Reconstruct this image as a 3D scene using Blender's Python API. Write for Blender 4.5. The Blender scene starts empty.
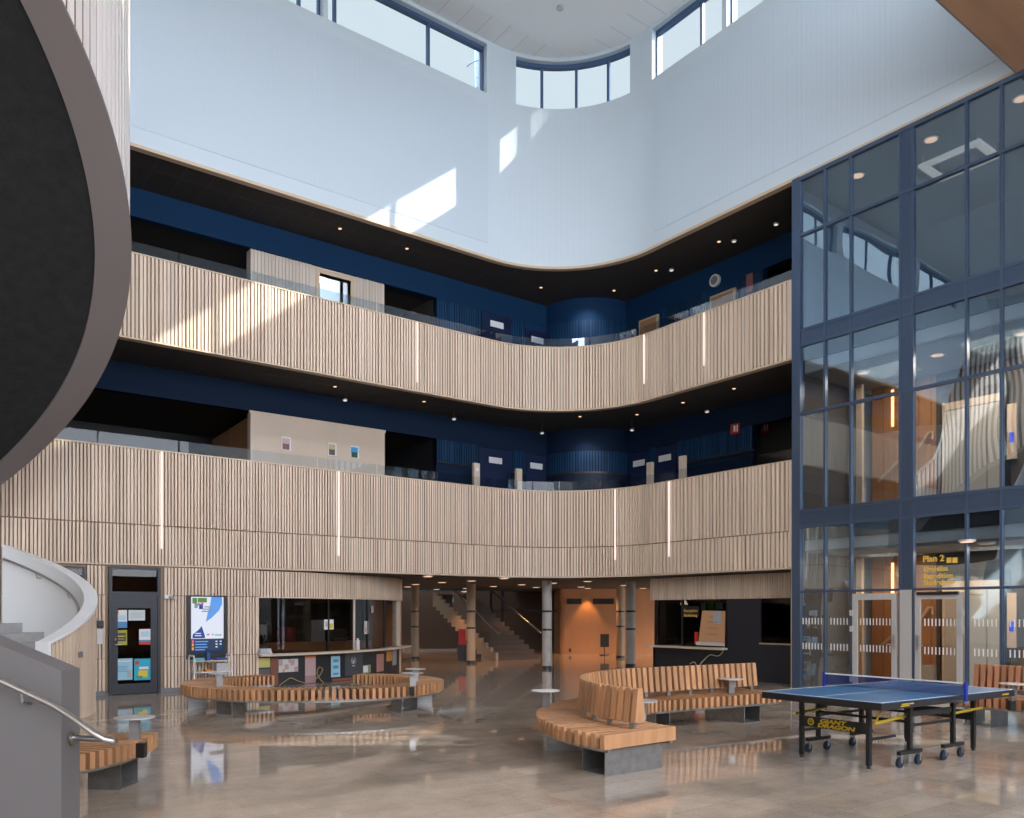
import bpy, math, random
from mathutils import Vector, Matrix
random.seed(7)
S = bpy.context.scene
COL = S.collection
PI = math.pi
R = math.radians
# ------------------------------------------------------------------ camera, sky, sun, exposure
# frame: X runs along the left wall to the right, Y runs along the right wall to the back; the atrium is X<0, Y<0
CAM = (-16.06, -18.31, 1.7)
F, CX, HY = 820.0, 512.0, 612.0
cd = bpy.data.cameras.new('camera'); cam = bpy.data.objects.new('camera', cd); COL.objects.link(cam)
cam.location = CAM
cam.rotation_euler = (R(90), 0, -math.atan2(.6, .8))
cd.sensor_fit = 'HORIZONTAL'; cd.sensor_width = 36; cd.lens = F/1024*36
cd.shift_y = (HY-409)/1024
cd.clip_end = 500
S.camera = cam
S.view_settings.view_transform = 'Standard'; S.view_settings.look = 'None'
S.view_settings.gamma = 1; S.view_settings.use_curve_mapping = False
S.view_settings.exposure = -0.12
S.cycles.use_denoising = True
S.cycles.max_bounces = 10; S.cycles.diffuse_bounces = 5; S.cycles.transparent_max_bounces = 24
S.cycles.sample_clamp_indirect = 6
S.cycles.caustics_reflective = False; S.cycles.caustics_refractive = False

W = bpy.data.worlds.new('sky'); S.world = W; W.use_nodes = True
nt = W.node_tree; nt.nodes.clear()
n_out = nt.nodes.new('ShaderNodeOutputWorld'); n_bg = nt.nodes.new('ShaderNodeBackground')
n_tc = nt.nodes.new('ShaderNodeTexCoord')
n_dot = nt.nodes.new('ShaderNodeVectorMath'); n_dot.operation = 'DOT_PRODUCT'
n_dot.inputs[1].default_value = Vector((-.35, -.85, .45)).normalized()      # brighter half of the sky: behind the camera, high up
n_mr = nt.nodes.new('ShaderNodeMapRange'); n_mr.inputs[1].default_value = -.1; n_mr.inputs[2].default_value = .8
n_mr.interpolation_type = 'SMOOTHSTEP'
n_mix = nt.nodes.new('ShaderNodeMix'); n_mix.data_type = 'RGBA'
n_mix.inputs[6].default_value = (.84, .96, 1.06, 1)
n_mix.inputs[7].default_value = (7.4, 7.8, 8.7, 1)
nt.links.new(n_tc.outputs['Generated'], n_dot.inputs[0]); nt.links.new(n_dot.outputs['Value'], n_mr.inputs[0])
nt.links.new(n_mr.outputs[0], n_mix.inputs[0]); nt.links.new(n_mix.outputs[2], n_bg.inputs[0])
nt.links.new(n_bg.outputs[0], n_out.inputs[0])

sd = bpy.data.lights.new('sun', 'SUN'); so = bpy.data.objects.new('sun', sd); COL.objects.link(so)
sd.energy = 9.0; sd.angle = R(.5); sd.color = (1, .93, .84)
so.rotation_euler = Vector((-4.22, 3.1, -3.4)).to_track_quat('-Z', 'Y').to_euler()
so.location = (20, -20, 30)

# ------------------------------------------------------------------ placing helpers: a point of the photo seen on a real plane
def ray(x):
    r = (x-CX)/F
    return r*.8+.6, -r*.6+.8
def wc(X, t):                       # metres to the side and metres ahead of the viewpoint -> plan position
    return CAM[0]+X*.8+t*.6, CAM[1]-X*.6+t*.8
def hz(y, t): return CAM[2]+(HY-y)*t/F
def onY(x, y, c=0.):                # -> (X, z) on the plane Y=c
    du, dv = ray(x); t = (c-CAM[1])/dv
    return CAM[0]+t*du, hz(y, t)
def onX(x, y, c=0.):                # -> (Y, z) on the plane X=c
    du, dv = ray(x); t = (c-CAM[0])/du
    return CAM[1]+t*dv, hz(y, t)
def onZ(x, y, z):
    t = (CAM[2]-z)*F/(y-HY); du, dv = ray(x)
    return CAM[0]+t*du, CAM[1]+t*dv
def att(x, y, t):
    du, dv = ray(x); return Vector((CAM[0]+t*du, CAM[1]+t*dv, hz(y, t)))

# ------------------------------------------------------------------ materials
MATS = {}
def pm(name, col, rough=.6, metal=0, spec=.5, emis=None, estr=0, noise=None, bump=None, island=None):
    m = bpy.data.materials.new(name); m.use_nodes = True; t = m.node_tree
    b = t.nodes['Principled BSDF']
    b.inputs['Base Color'].default_value = (*col, 1); b.inputs['Roughness'].default_value = rough
    b.inputs['Metallic'].default_value = metal; b.inputs['Specular IOR Level'].default_value = spec
    if emis: b.inputs['Emission Color'].default_value = (*emis, 1); b.inputs['Emission Strength'].default_value = estr
    src = None
    tc = t.nodes.new('ShaderNodeTexCoord')
    if noise:
        amp, sc = noise
        mp = t.nodes.new('ShaderNodeMapping'); mp.inputs['Scale'].default_value = sc
        nz = t.nodes.new('ShaderNodeTexNoise'); nz.inputs['Scale'].default_value = 1; nz.inputs['Detail'].default_value = 4
        t.links.new(tc.outputs['Object'], mp.inputs[0]); t.links.new(mp.outputs[0], nz.inputs[0])
        rp = t.nodes.new('ShaderNodeMapRange'); rp.inputs[1].default_value = .3; rp.inputs[2].default_value = .7
        rp.inputs[3].default_value = 1-amp; rp.inputs[4].default_value = 1+amp
        t.links.new(nz.outputs[0], rp.inputs[0])
        vm = t.nodes.new('ShaderNodeVectorMath'); vm.operation = 'SCALE'; vm.inputs[0].default_value = col
        t.links.new(rp.outputs[0], vm.inputs['Scale']); src = vm.outputs[0]
    if island:
        g = t.nodes.new('ShaderNodeNewGeometry')
        rp = t.nodes.new('ShaderNodeMapRange'); rp.inputs[3].default_value = 1-island; rp.inputs[4].default_value = 1+island
        t.links.new(g.outputs['Random Per Island'], rp.inputs[0])
        vm = t.nodes.new('ShaderNodeVectorMath'); vm.operation = 'SCALE'
        if src: t.links.new(src, vm.inputs[0])
        else: vm.inputs[0].default_value = col
        t.links.new(rp.outputs[0], vm.inputs['Scale']); src = vm.outputs[0]
    if src: t.links.new(src, b.inputs['Base Color'])
    if bump:
        st, sc = bump
        nz = t.nodes.new('ShaderNodeTexNoise'); nz.inputs['Scale'].default_value = sc; nz.inputs['Detail'].default_value = 5
        t.links.new(tc.outputs['Object'], nz.inputs[0])
        bp = t.nodes.new('ShaderNodeBump'); bp.inputs['Strength'].default_value = st; bp.inputs['Distance'].default_value = .02
        t.links.new(nz.outputs[0], bp.inputs['Height']); t.links.new(bp.outputs[0], b.inputs['Normal'])
    MATS[name] = m
    return m
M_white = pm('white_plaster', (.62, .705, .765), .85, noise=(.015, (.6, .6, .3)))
M_ceil = pm('pale_ceiling', (.88, .90, .90), .9)
M_ctile = pm('ceiling_tile_white', (.88, .90, .90), .9)
M_slat = pm('ash_slats', (.74, .59, .455), .55, island=.08, noise=(.06, (3, 3, .4)))
M_slatback = pm('slat_gap_board', (.34, .24, .165), .8)
M_slatb = pm('ash_slats_lit_spiral', (.84, .79, .76), .5, island=.06)  # same ash slats; strong light painted in as a paler colour
M_captrim = pm('ash_edge_trim', (.62, .48, .34), .5)
M_beige = pm('ash_veneer', (.66, .53, .41), .55, noise=(.05, (1.5, 1.5, .3)))
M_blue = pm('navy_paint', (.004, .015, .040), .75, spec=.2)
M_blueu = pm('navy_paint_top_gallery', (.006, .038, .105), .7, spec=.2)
M_navylow = pm('navy_panel_dark', (.004, .010, .030), .5, spec=.3)
M_blueslat = pm('navy_slats', (.007, .040, .100), .5, island=.25, spec=.3)
M_navydoor = pm('navy_door', (.008, .018, .06), .4)
M_dark = pm('charcoal_ceiling', (.050, .044, .040), .85)
M_black = pm('black_spray', (.012, .0115, .0115), .97, bump=(.9, 22), noise=(.3, (6, 6, 6)))
M_mauve = pm('taupe_rim', (.20, .17, .165), .5)
M_frame = pm('slate_blue_frame', (.085, .125, .20), .3, metal=.5)
M_frame2 = pm('slate_spandrel', (.075, .11, .175), .28, metal=.5)
M_alu = pm('pale_aluminium', (.56, .55, .53), .4, metal=.2)
M_steel = pm('brushed_steel', (.50, .49, .48), .3, metal=1)
M_galv = pm('galvanised_steel', (.36, .36, .35), .38, metal=.85, noise=(.14, (9, 9, 9)))
M_bwood = pm('oiled_pine', (.50, .26, .125), .5, island=.22, noise=(.12, (12, 12, 3)))
M_bwood2 = pm('red_cedar', (.42, .19, .095), .5, island=.2, noise=(.12, (12, 12, 3)))
M_owood = pm('warm_oak_wall', (.44, .215, .095), .5, noise=(.12, (1.2, 1.2, .3)))
M_swood = pm('oak_soffit', (.42, .245, .145), .5, noise=(.14, (.35, 3.2, 3)))
M_dwall = pm('dark_panel', (.022, .022, .025), .5)
M_anth = pm('anthracite', (.019, .021, .030), .42)
M_conc = pm('cast_concrete', (.46, .43, .39), .7, noise=(.12, (5, 5, 3)))
M_stone = pm('stair_stone', (.42, .41, .40), .6, noise=(.1, (9, 9, 9)))
M_grayp = pm('grey_parapet', (.155, .145, .145), .6)
M_wstair = pm('white_stair_lining', (.90, .91, .91), .5)
M_bk = pm('black_metal', (.012, .012, .013), .4)
M_yel = pm('yellow_paint', (.55, .38, .01), .5)
M_gold = pm('gold_letters', (.85, .55, .10), .4)
M_tt = pm('blue_table_top', (.035, .155, .33), .38)
M_netb = pm('net_blue', (.01, .035, .17), .8)
M_paper = pm('white_paper', (.80, .80, .80), .7)
M_red = pm('red_case', (.65, .02, .02), .4)
M_rubber = pm('castor_blue', (.012, .022, .045), .5)
M_greyp = pm('grey_paint', (.20, .21, .23), .6)
def em(name, c, s): return pm(name, (0, 0, 0), .8, emis=c, estr=s)
M_led = em('led_strip', (1, .86, .80), 1.35)
M_lamp = em('lamp_warm', (1, .60, .38), 1.5)
M_lampd = em('lamp_dim', (1, .66, .40), 2.2)
M_lampw = em('lamp_white', (1, .90, .78), .9)
M_scr = em('screen_white', (.82, .87, 1), .95)
M_scrb = em('screen_blue', (.12, .38, .95), .9)
M_scrn = em('screen_navy', (.01, .05, .32), .9)
M_scrn2 = em('screen_dark_navy', (.008, .03, .10), .9)
M_scrg = em('screen_green', (.12, .30, .06), .8)
M_scrp = em('screen_pink', (.9, .15, .35), .9)
M_scry = em('screen_orange', (.95, .45, .08), .9)
M_scrk = em('screen_grey', (.35, .40, .45), .7)
def colm(name, c, rough=.7):
    return MATS.get(name) or pm(name, c, rough)
def glassm(name, tint, base, rough=0.0, gl=(1, 1, 1), wob=0):
    m = bpy.data.materials.new(name); m.use_nodes = True; t = m.node_tree; t.nodes.clear()
    o = t.nodes.new('ShaderNodeOutputMaterial'); mx = t.nodes.new('ShaderNodeMixShader')
    tr = t.nodes.new('ShaderNodeBsdfTransparent'); g = t.nodes.new('ShaderNodeBsdfGlossy')
    tr.inputs[0].default_value = (*tint, 1); g.inputs[0].default_value = (*gl, 1); g.inputs['Roughness'].default_value = rough
    fr = t.nodes.new('ShaderNodeLayerWeight'); fr.inputs[0].default_value = .5
    pw = t.nodes.new('ShaderNodeMath'); pw.operation = 'POWER'; pw.inputs[1].default_value = 5; t.links.new(fr.outputs['Facing'], pw.inputs[0])
    ad = t.nodes.new('ShaderNodeMath'); ad.operation = 'MULTIPLY_ADD'; ad.inputs[1].default_value = .9-base; ad.inputs[2].default_value = base
    ad.use_clamp = True
    t.links.new(pw.outputs[0], ad.inputs[0]); t.links.new(ad.outputs[0], mx.inputs[0])
    t.links.new(tr.outputs[0], mx.inputs[1]); t.links.new(g.outputs[0], mx.inputs[2]); t.links.new(mx.outputs[0], o.inputs[0])
    if wob:
        tc = t.nodes.new('ShaderNodeTexCoord'); nz = t.nodes.new('ShaderNodeTexNoise'); nz.inputs['Scale'].default_value = .9; nz.inputs['Detail'].default_value = 0
        bp = t.nodes.new('ShaderNodeBump'); bp.inputs['Strength'].default_value = wob; bp.inputs['Distance'].default_value = .05
        t.links.new(tc.outputs['Object'], nz.inputs[0]); t.links.new(nz.outputs[0], bp.inputs['Height']); t.links.new(bp.outputs[0], g.inputs['Normal'])
    MATS[name] = m
    return m
M_glass = glassm('clear_glass', (.93, .95, .95), .02)
M_bal = glassm('balustrade_glass', (.86, .90, .92), .016)
M_balu = glassm('balustrade_glass_top', (.80, .86, .90), .09)
M_cglass = glassm('coated_facade_glass', (.80, .85, .89), .19, gl=(.72, .88, 1), wob=.12)
M_dglass = glassm('smoked_kiosk_glass', (.62, .60, .58), .022)
# fine grooved lining of the upper walls: real shallow relief through bump along the wall
def groovem():
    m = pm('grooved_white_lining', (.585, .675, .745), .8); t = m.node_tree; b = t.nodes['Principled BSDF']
    tc = t.nodes.new('ShaderNodeTexCoord'); wv = t.nodes.new('ShaderNodeTexWave'); wv.wave_type = 'BANDS'; wv.bands_direction = 'X'
    wv.inputs['Scale'].default_value = 2.6; wv.wave_profile = 'SAW'
    bp = t.nodes.new('ShaderNodeBump'); bp.inputs['Strength'].default_value = .5; bp.inputs['Distance'].default_value = .02
    t.links.new(tc.outputs['UV'], wv.inputs[0]); t.links.new(wv.outputs[0], bp.inputs['Height']); t.links.new(bp.outputs[0], b.inputs['Normal'])
    return m
M_groove = groovem()
def floorm():
    m = pm('polished_stone_slabs', (.3, .26, .22), .1); t = m.node_tree; b = t.nodes['Principled BSDF']
    tc = t.nodes.new('ShaderNodeTexCoord'); br = t.nodes.new('ShaderNodeTexBrick')
    br.inputs['Scale'].default_value = 1; br.inputs['Brick Width'].default_value = 1.2; br.inputs['Row Height'].default_value = .4
    br.inputs['Mortar Size'].default_value = .003; br.offset = .37
    br.inputs['Color1'].default_value = (.48, .395, .315, 1); br.inputs['Color2'].default_value = (.405, .335, .265, 1); br.inputs['Mortar'].default_value = (.30, .25, .20, 1)
    mp = t.nodes.new('ShaderNodeMapping'); mp.inputs['Rotation'].default_value = (0, 0, 0)
    t.links.new(tc.outputs['Object'], mp.inputs[0]); t.links.new(mp.outputs[0], br.inputs[0])
    nz = t.nodes.new('ShaderNodeTexNoise'); nz.inputs['Scale'].default_value = 1.1; nz.inputs['Detail'].default_value = 8; nz.inputs['Roughness'].default_value = .7
    t.links.new(tc.outputs['Object'], nz.inputs[0])
    n2 = t.nodes.new('ShaderNodeTexNoise'); n2.inputs['Scale'].default_value = 60; n2.inputs['Detail'].default_value = 2
    t.links.new(tc.outputs['Object'], n2.inputs[0])
    rp = t.nodes.new('ShaderNodeMapRange'); rp.inputs[1].default_value = .3; rp.inputs[2].default_value = .7; rp.inputs[3].default_value = .72; rp.inputs[4].default_value = 1.28
    t.links.new(nz.outputs[0], rp.inputs[0])
    r2 = t.nodes.new('ShaderNodeMapRange'); r2.inputs[1].default_value = .3; r2.inputs[2].default_value = .7; r2.inputs[3].default_value = .85; r2.inputs[4].default_value = 1.15
    t.links.new(n2.outputs[0], r2.inputs[0])
    mu = t.nodes.new('ShaderNodeMath'); mu.operation = 'MULTIPLY'; t.links.new(rp.outputs[0], mu.inputs[0]); t.links.new(r2.outputs[0], mu.inputs[1])
    vm = t.nodes.new('ShaderNodeVectorMath'); vm.operation = 'SCALE'; t.links.new(br.outputs[0], vm.inputs[0]); t.links.new(mu.outputs[0], vm.inputs['Scale'])
    t.links.new(vm.outputs[0], b.inputs['Base Color'])
    rr = t.nodes.new('ShaderNodeMapRange'); rr.inputs[3].default_value = .02; rr.inputs[4].default_value = .075
    t.links.new(nz.outputs[0], rr.inputs[0]); t.links.new(rr.outputs[0], b.inputs['Roughness'])
    b.inputs['Specular IOR Level'].default_value = .75
    return m
M_floor = floorm()

# ------------------------------------------------------------------ mesh helpers
class MB:
    def __init__(s): s.v = []; s.f = []; s.mi = []; s.m = 0; s.uv = None
    def add(s, vs, fs):
        b = len(s.v); s.v += [tuple(p) for p in vs]
        s.f += [tuple(b+i for i in f) for f in fs]; s.mi += [s.m]*len(fs); return s
    def hexa(s, p):                  # 4 bottom points then 4 top points
        return s.add(p, [(3, 2, 1, 0), (4, 5, 6, 7), (0, 1, 5, 4), (1, 2, 6, 5), (2, 3, 7, 6), (3, 0, 4, 7)])
    def box(s, x0, x1, y0, y1, z0, z1):
        return s.hexa([(x0, y0, z0), (x1, y0, z0), (x1, y1, z0), (x0, y1, z0), (x0, y0, z1), (x1, y0, z1), (x1, y1, z1), (x0, y1, z1)])
    def prism(s, poly, z0, z1):
        n = len(poly); zz0 = z0 if hasattr(z0, '__len__') else [z0]*n; zz1 = z1 if hasattr(z1, '__len__') else [z1]*n
        vs = [(p[0], p[1], zz0[i]) for i, p in enumerate(poly)]+[(p[0], p[1], zz1[i]) for i, p in enumerate(poly)]
        return s.add(vs, [tuple(range(n-1, -1, -1)), tuple(range(n, 2*n))]+[(i, (i+1) % n, n+(i+1) % n, n+i) for i in range(n)])
    def ob(s, cx, cy, ang, L, Wd, z0, z1):     # box turned about z; L along ang
        c, n = math.cos(ang), math.sin(ang); q = []
        for a, b in ((-1, -1), (1, -1), (1, 1), (-1, 1)):
            q.append((cx+a*L/2*c-b*Wd/2*n, cy+a*L/2*n+b*Wd/2*c))
        return s.prism(q, z0, z1)
    def cyl(s, x, y, z0, z1, r, n=24, r1=None):
        r1 = r if r1 is None else r1
        vs = [(x+r*math.cos(2*PI*i/n), y+r*math.sin(2*PI*i/n), z0) for i in range(n)]+[(x+r1*math.cos(2*PI*i/n), y+r1*math.sin(2*PI*i/n), z1) for i in range(n)]
        return s.add(vs, [tuple(range(n-1, -1, -1)), tuple(range(n, 2*n))]+[(i, (i+1) % n, n+(i+1) % n, n+i) for i in range(n)])
    def tube(s, pts, r, n=10, caps=True):
        pts = [Vector(p) for p in pts]; b = len(s.v); up = Vector((0, 0, 1)); prev = None
        for i, p in enumerate(pts):
            d = (pts[min(i+1, len(pts)-1)]-pts[max(i-1, 0)]).normalized()
            a = d.cross(up)
            if a.length < .05: a = d.cross(Vector((1, 0, 0)))
            a.normalize()
            if prev and a.dot(prev) < 0: a = -a
            prev = a; c = d.cross(a).normalized()
            for k in range(n):
                t = 2*PI*k/n; q = p+a*r*math.cos(t)+c*r*math.sin(t); s.v.append(tuple(q))
        for i in range(len(pts)-1):
            for k in range(n):
                s.f.append((b+i*n+k, b+i*n+(k+1) % n, b+(i+1)*n+(k+1) % n, b+(i+1)*n+k)); s.mi.append(s.m)
        if caps:
            s.f.append(tuple(b+k for k in range(n))); s.mi.append(s.m)
            s.f.append(tuple(b+(len(pts)-1)*n+k for k in range(n))); s.mi.append(s.m)
        return s
    def quad(s, a, b, c, d): return s.add([a, b, c, d], [(0, 1, 2, 3)])
    def build(s, name, mats, parent=None, smooth=False, world=True):
        me = bpy.data.meshes.new(name); me.from_pydata(s.v, [], s.f)
        if not isinstance(mats, (list, tuple)): mats = [mats]
        for m in mats: me.materials.append(m)
        if len(mats) > 1: me.polygons.foreach_set('material_index', s.mi)
        import bmesh
        bm = bmesh.new(); bm.from_mesh(me); bmesh.ops.recalc_face_normals(bm, faces=bm.faces); bm.to_mesh(me); bm.free()
        if smooth:
            me.shade_smooth()
            try: me.set_sharp_from_angle(angle=R(35))
            except Exception: pass
        me.update()
        o = bpy.data.objects.new(name, me); COL.objects.link(o)
        if parent:
            o.parent = parent
            if world: o.matrix_parent_inverse = parent.matrix_basis.inverted()
        return o
def tag(o, label=None, cat=None, group=None, kind=None):
    if label: o['label'] = label
    if cat: o['category'] = cat
    if group: o['group'] = group
    if kind: o['kind'] = kind
    return o
def thing(name, label, cat, loc=(0, 0, 0), rz=0, group=None):
    o = bpy.data.objects.new(name, None); COL.objects.link(o); o.location = loc; o.rotation_euler = (0, 0, rz)
    o.empty_display_size = .1
    return tag(o, label, cat, group)
def struct(name, mb, m, parent=None, smooth=False, label=None):
    o = mb.build(name, m, parent, smooth)
    if not parent: o['kind'] = 'structure'
    if label: o['label'] = label
    return o
def dup(root, loc, rz=None, label=None, group=None, deep=True):
    r = root.copy(); COL.objects.link(r); r.location = loc
    if rz is not None: r.rotation_euler = (0, 0, rz)
    if label: r['label'] = label
    if group: r['group'] = group
    if deep:
        for ch in list(root.children):
            c = ch.copy(); COL.objects.link(c); c.parent = r
            for g in ch.children:
                d = g.copy(); COL.objects.link(d); d.parent = c
    return r
def text(body, size, M, mat, name, parent=None, align='LEFT', bold=0):
    c = bpy.data.curves.new(name, 'FONT'); c.body = body; c.size = size; c.align_x = align; c.extrude = .001; c.offset = bold
    c.materials.append(mat)
    tmp = bpy.data.objects.new(name, c); COL.objects.link(tmp)
    dg = bpy.context.evaluated_depsgraph_get()
    me = bpy.data.meshes.new_from_object(tmp.evaluated_get(dg)); bpy.data.objects.remove(tmp)
    me.transform(M)
    o = bpy.data.objects.new(name, me); COL.objects.link(o)
    if parent: o.parent = parent; o.matrix_parent_inverse = parent.matrix_basis.inverted()
    return o
def frame_m(origin, xdir, ydir):
    x = Vector(xdir).normalized(); y = Vector(ydir).normalized(); z = x.cross(y)
    m = Matrix((x, y, z)).transposed().to_4x4(); m.translation = Vector(origin); return m

# path of the gallery edge: s<0 along the left wall, 0..4.712 round the corner, beyond that along the right wall
RC = 3.0; SA = RC*PI/2
def pp(s, off=0.):
    if s <= 0: return (s-RC, off)
    if s >= SA: return (off, -RC-(s-SA))
    a = PI/2-s/RC
    return (-RC+(RC+off)*math.cos(a), -RC+(RC+off)*math.sin(a))
def svals(s0, s1, step=.18):
    v = [s0]
    for k in (0, SA):
        pass
    n = 28
    for i in range(n+1):
        q = SA*i/n
        if s0+1e-4 < q < s1-1e-4: v.append(q)
    v.append(s1)
    return v
def sweep(mb, s0, s1, o0, o1, z0, z1):
    ss = svals(s0, s1)
    n = len(ss); vs = []
    for s in ss:
        a, b = pp(s, o0), pp(s, o1)
        vs += [(*a, z0), (*b, z0), (*b, z1), (*a, z1)]
    fs = [(0, 1, 2, 3), tuple((n-1)*4+k for k in (3, 2, 1, 0))]
    for i in range(n-1):
        for k in range(4):
            fs.append((i*4+k, i*4+(k+1) % 4, (i+1)*4+(k+1) % 4, (i+1)*4+k))
    mb.add(vs, fs); return mb
def slats(mb, s0, s1, z0, z1, pitch=.066, pf=None, skip=(), fn=pp, back=.03):
    s = s0; k = 0
    while s < s1:
        if pf: pitch = pf(s)
        w = pitch*random.choice((.55, .6, .66, .74)); d = random.choice((.0, .004, .010, .016))
        if not any(a < s+w and s < b for a, b in skip):
            p = [fn(s, -.045+d), fn(s+w, -.045+d), fn(s+w, back), fn(s, back)]
            mb.prism(p, z0, z1)
        s += pitch
    return mb
s_of_left = lambda x: onY(x, 600)[0]+RC           # photo column -> s on the left wall
s_of_right = lambda x: SA+(-RC-onX(x, 600)[0])    # photo column -> s on the right wall
# ================================================================== LARGE STRUCTURE
ZT = 11.35; ZC = 17.3                       # underside of the white upper wall, ceiling
S0 = -24.0; SB = SA+(-RC+7.38)              # galleries end at the glass facade
SN = SA+9.09                                # upper wall turns back over the viewpoint
mb = MB(); mb.box(-40, 14, -40, 16, -.3, 0); struct('floor', mb, M_floor)

def px_of(p):
    dx, dy = p[0]-CAM[0], p[1]-CAM[1]; t = dx*.6+dy*.8
    return CX+F*(dx*.8-dy*.6)/t
def s_arc(x):
    a, b = 0, SA
    for _ in range(40):
        m = (a+b)/2
        if px_of(pp(m)) < x: a = m
        else: b = m
    return a
ZS, ZH = 15.86, 17.2
wins = [(-21.0, -17.3, (-20, -18.6)), (-16.9, -11.2, (-15.4, -13.2)), (-10.9, -6.1, (-9.6, -7.9)),
        (-5.8, s_of_left(323), (s_of_left(302),)), (s_of_left(328), s_of_left(487), (s_of_left(338), s_of_left(432))),
        (s_arc(516), s_arc(630), (s_arc(543), s_arc(575.6), s_arc(606))),
        (SA+.1, SA+2.41, (SA+1.63,)), (SA+2.55, SA+7.3, (SA+4.87,))]
up = MB(); up.m = 0
edges = sorted([S0]+[e for w in wins for e in w[:2]]+[SN])
sweep(up, S0, SN, 0, .4, ZT+.07, ZS)
for i in range(0, len(edges)-1, 2): sweep(up, edges[i], edges[i+1], 0, .4, ZS, ZC+.1)
for w in wins: sweep(up, w[0], w[1], 0, .4, ZH, ZC+.1)
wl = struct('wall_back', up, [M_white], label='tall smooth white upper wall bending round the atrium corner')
g = MB(); uvl = []
def groove(mb, s0, s1, z0, z1, off=-.012):
    b = len(mb.v); ss = [s0, s1]
    for s in ss:
        p = pp(s, off); q = pp(s, .01); mb.v += [(*p, z0), (*p, z1), (*q, z0), (*q, z1)]
    mb.f += [(b, b+4, b+5, b+1), (b+1, b+5, b+7, b+3), (b+0, b+2, b+6, b+4), (b, b+1, b+3, b+2), (b+4, b+6, b+7, b+5)]; mb.mi += [0]*5
    return [s0, s1]
def uvfix(o, f):
    uv = o.data.uv_layers.new(name='UVMap')
    for l in o.data.loops:
        co = o.data.vertices[l.vertex_index].co; uv.data[l.index].uv = (f(co), co.z*.01)
g = MB(); groove(g, S0, -.15, ZT+.42, ZS-.32); o = g.build('grooved_lining', M_groove, wl); uvfix(o, lambda c: c.x)
g = MB(); groove(g, SA+.15, SN-.02, ZT+.42, ZS-.32); o = g.build('grooved_lining', M_groove, wl); uvfix(o, lambda c: c.y)
t_ = MB(); sweep(t_, S0, SN, -.012, .15, ZT, ZT+.07); struct('trim_1', t_, M_captrim)
for i, w in enumerate(wins):
    fr = MB()
    cuts = [w[0]]+list(w[2])+[w[1]]
    for c in cuts:
        a = c-.035 if c != w[0] else c; b = c+.035 if c != w[1] else c
        if c == w[0]: b = c+.05
        if c == w[1]: a = c-.05
        sweep(fr, a, b, .16, .26, ZS, ZH)
    sweep(fr, w[0], w[1], .16, .26, ZS, ZS+.05); sweep(fr, w[0], w[1], .14, .28, ZH-.1, ZH)
    wo = struct('window_%d' % (i+1), fr, colm('window_frame_blue', (.06, .12, .24), .45))
    gm = MB(); sweep(gm, w[0]+.02, w[1]-.02, .205, .215, ZS+.03, ZH-.08); gm.build('pane', M_glass, wo)
# ceiling of the atrium
c = MB(); c.box(-27.5, -.87, -12.2, -.87, ZC-.03, ZC+.05); struct('ceiling', c, M_ceil)
c = MB(); c.prism([pp(s, .42) for s in svals(-24.5, SN)]+[(-27.5, -12.2)], ZC, ZC+.25); ct = struct('ceiling_border', c, M_ctile)
j = MB(); x = -24
while x < -1: j.box(x, x+.012, -.86, -.02, ZC-.002, ZC+.01); x += .6
y = -1.2
while y > -12: j.box(-.86, -.02, y-.012, y, ZC-.002, ZC+.01); y -= .6
j.build('tile_joints', colm('joint_pale', (.55, .57, .58)), ct)
# side over the viewpoint: oak soffit with its edge, beams above stay open to the sky
c = MB(); c.box(-27.5, 0.4, -24, -12.0, ZT, ZT+.3); struct('ceiling_soffit', c, M_swood)
c = MB(); c.box(-27.5, 0, -12.0, -11.97, ZT-.005, ZT+.55); struct('trim_2', c, M_mauve)
c = MB(); c.box(-27.5, .4, -12.4, -12.07, ZT+.55, 15.3); c.box(-27.5, .4, -12.4, -12.07, 17.0, ZC+.2)
for x in (-27.5, -20, -13, -6, 0): c.box(x, x+.3, -12.4, -12.07, 15.3, 17)
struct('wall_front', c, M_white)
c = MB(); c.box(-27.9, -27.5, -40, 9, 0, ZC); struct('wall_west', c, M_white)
c = MB(); c.box(-27.5, 0, -24.3, -24, 0, 3.4); struct('wall_reflection_block', c, M_owood)  # unseen wall added to darken reflections in glass; open above for sky light
c = MB(); c.box(0, .5, -40, -17.5, 0, ZC); c.box(0, .4, -17.5, -12.09, ZT+.07, ZC); struct('wall_sun_block', c, M_white)  # unseen wall carried on past the facade, added to block the sun
# roofs over the rooms behind the atrium walls
c = MB(); c.box(-27.5, 11.5, .45, 12, 11.9, 12.1); c.box(.45, 11.5, -17.5, .45, 11.9, 12.1); struct('roof', c, M_dark)

# ------------------------------------------------------------------ galleries
def slabpoly(s0, s1, off, back):
    pts = [pp(s, off) for s in svals(s0, s1)]
    return pts
def ring_slab(mb, z0, z1, off=.12, yb=8.5, xb=3.6):
    """floor plate of a gallery: strip along the left wall, round corner, strip along the right wall"""
    ss = svals(S0, SB)
    fr = [pp(s, off) for s in ss]
    poly = fr+[(xb, fr[-1][1]), (xb, yb), (fr[0][0], yb)]
    mb.prism(poly, z0, z1)
for nm, z0, z1 in (('slab_1', 3.0, 3.95), ('slab_2', 7.4, 8.0)):
    m = MB(); ring_slab(m, z0, z1); struct(nm, m, M_dark)
m = MB(); ring_slab(m, 2.64, 3.0, off=.14, yb=12, xb=11); struct('ceiling_ground', m, M_dark)
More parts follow.
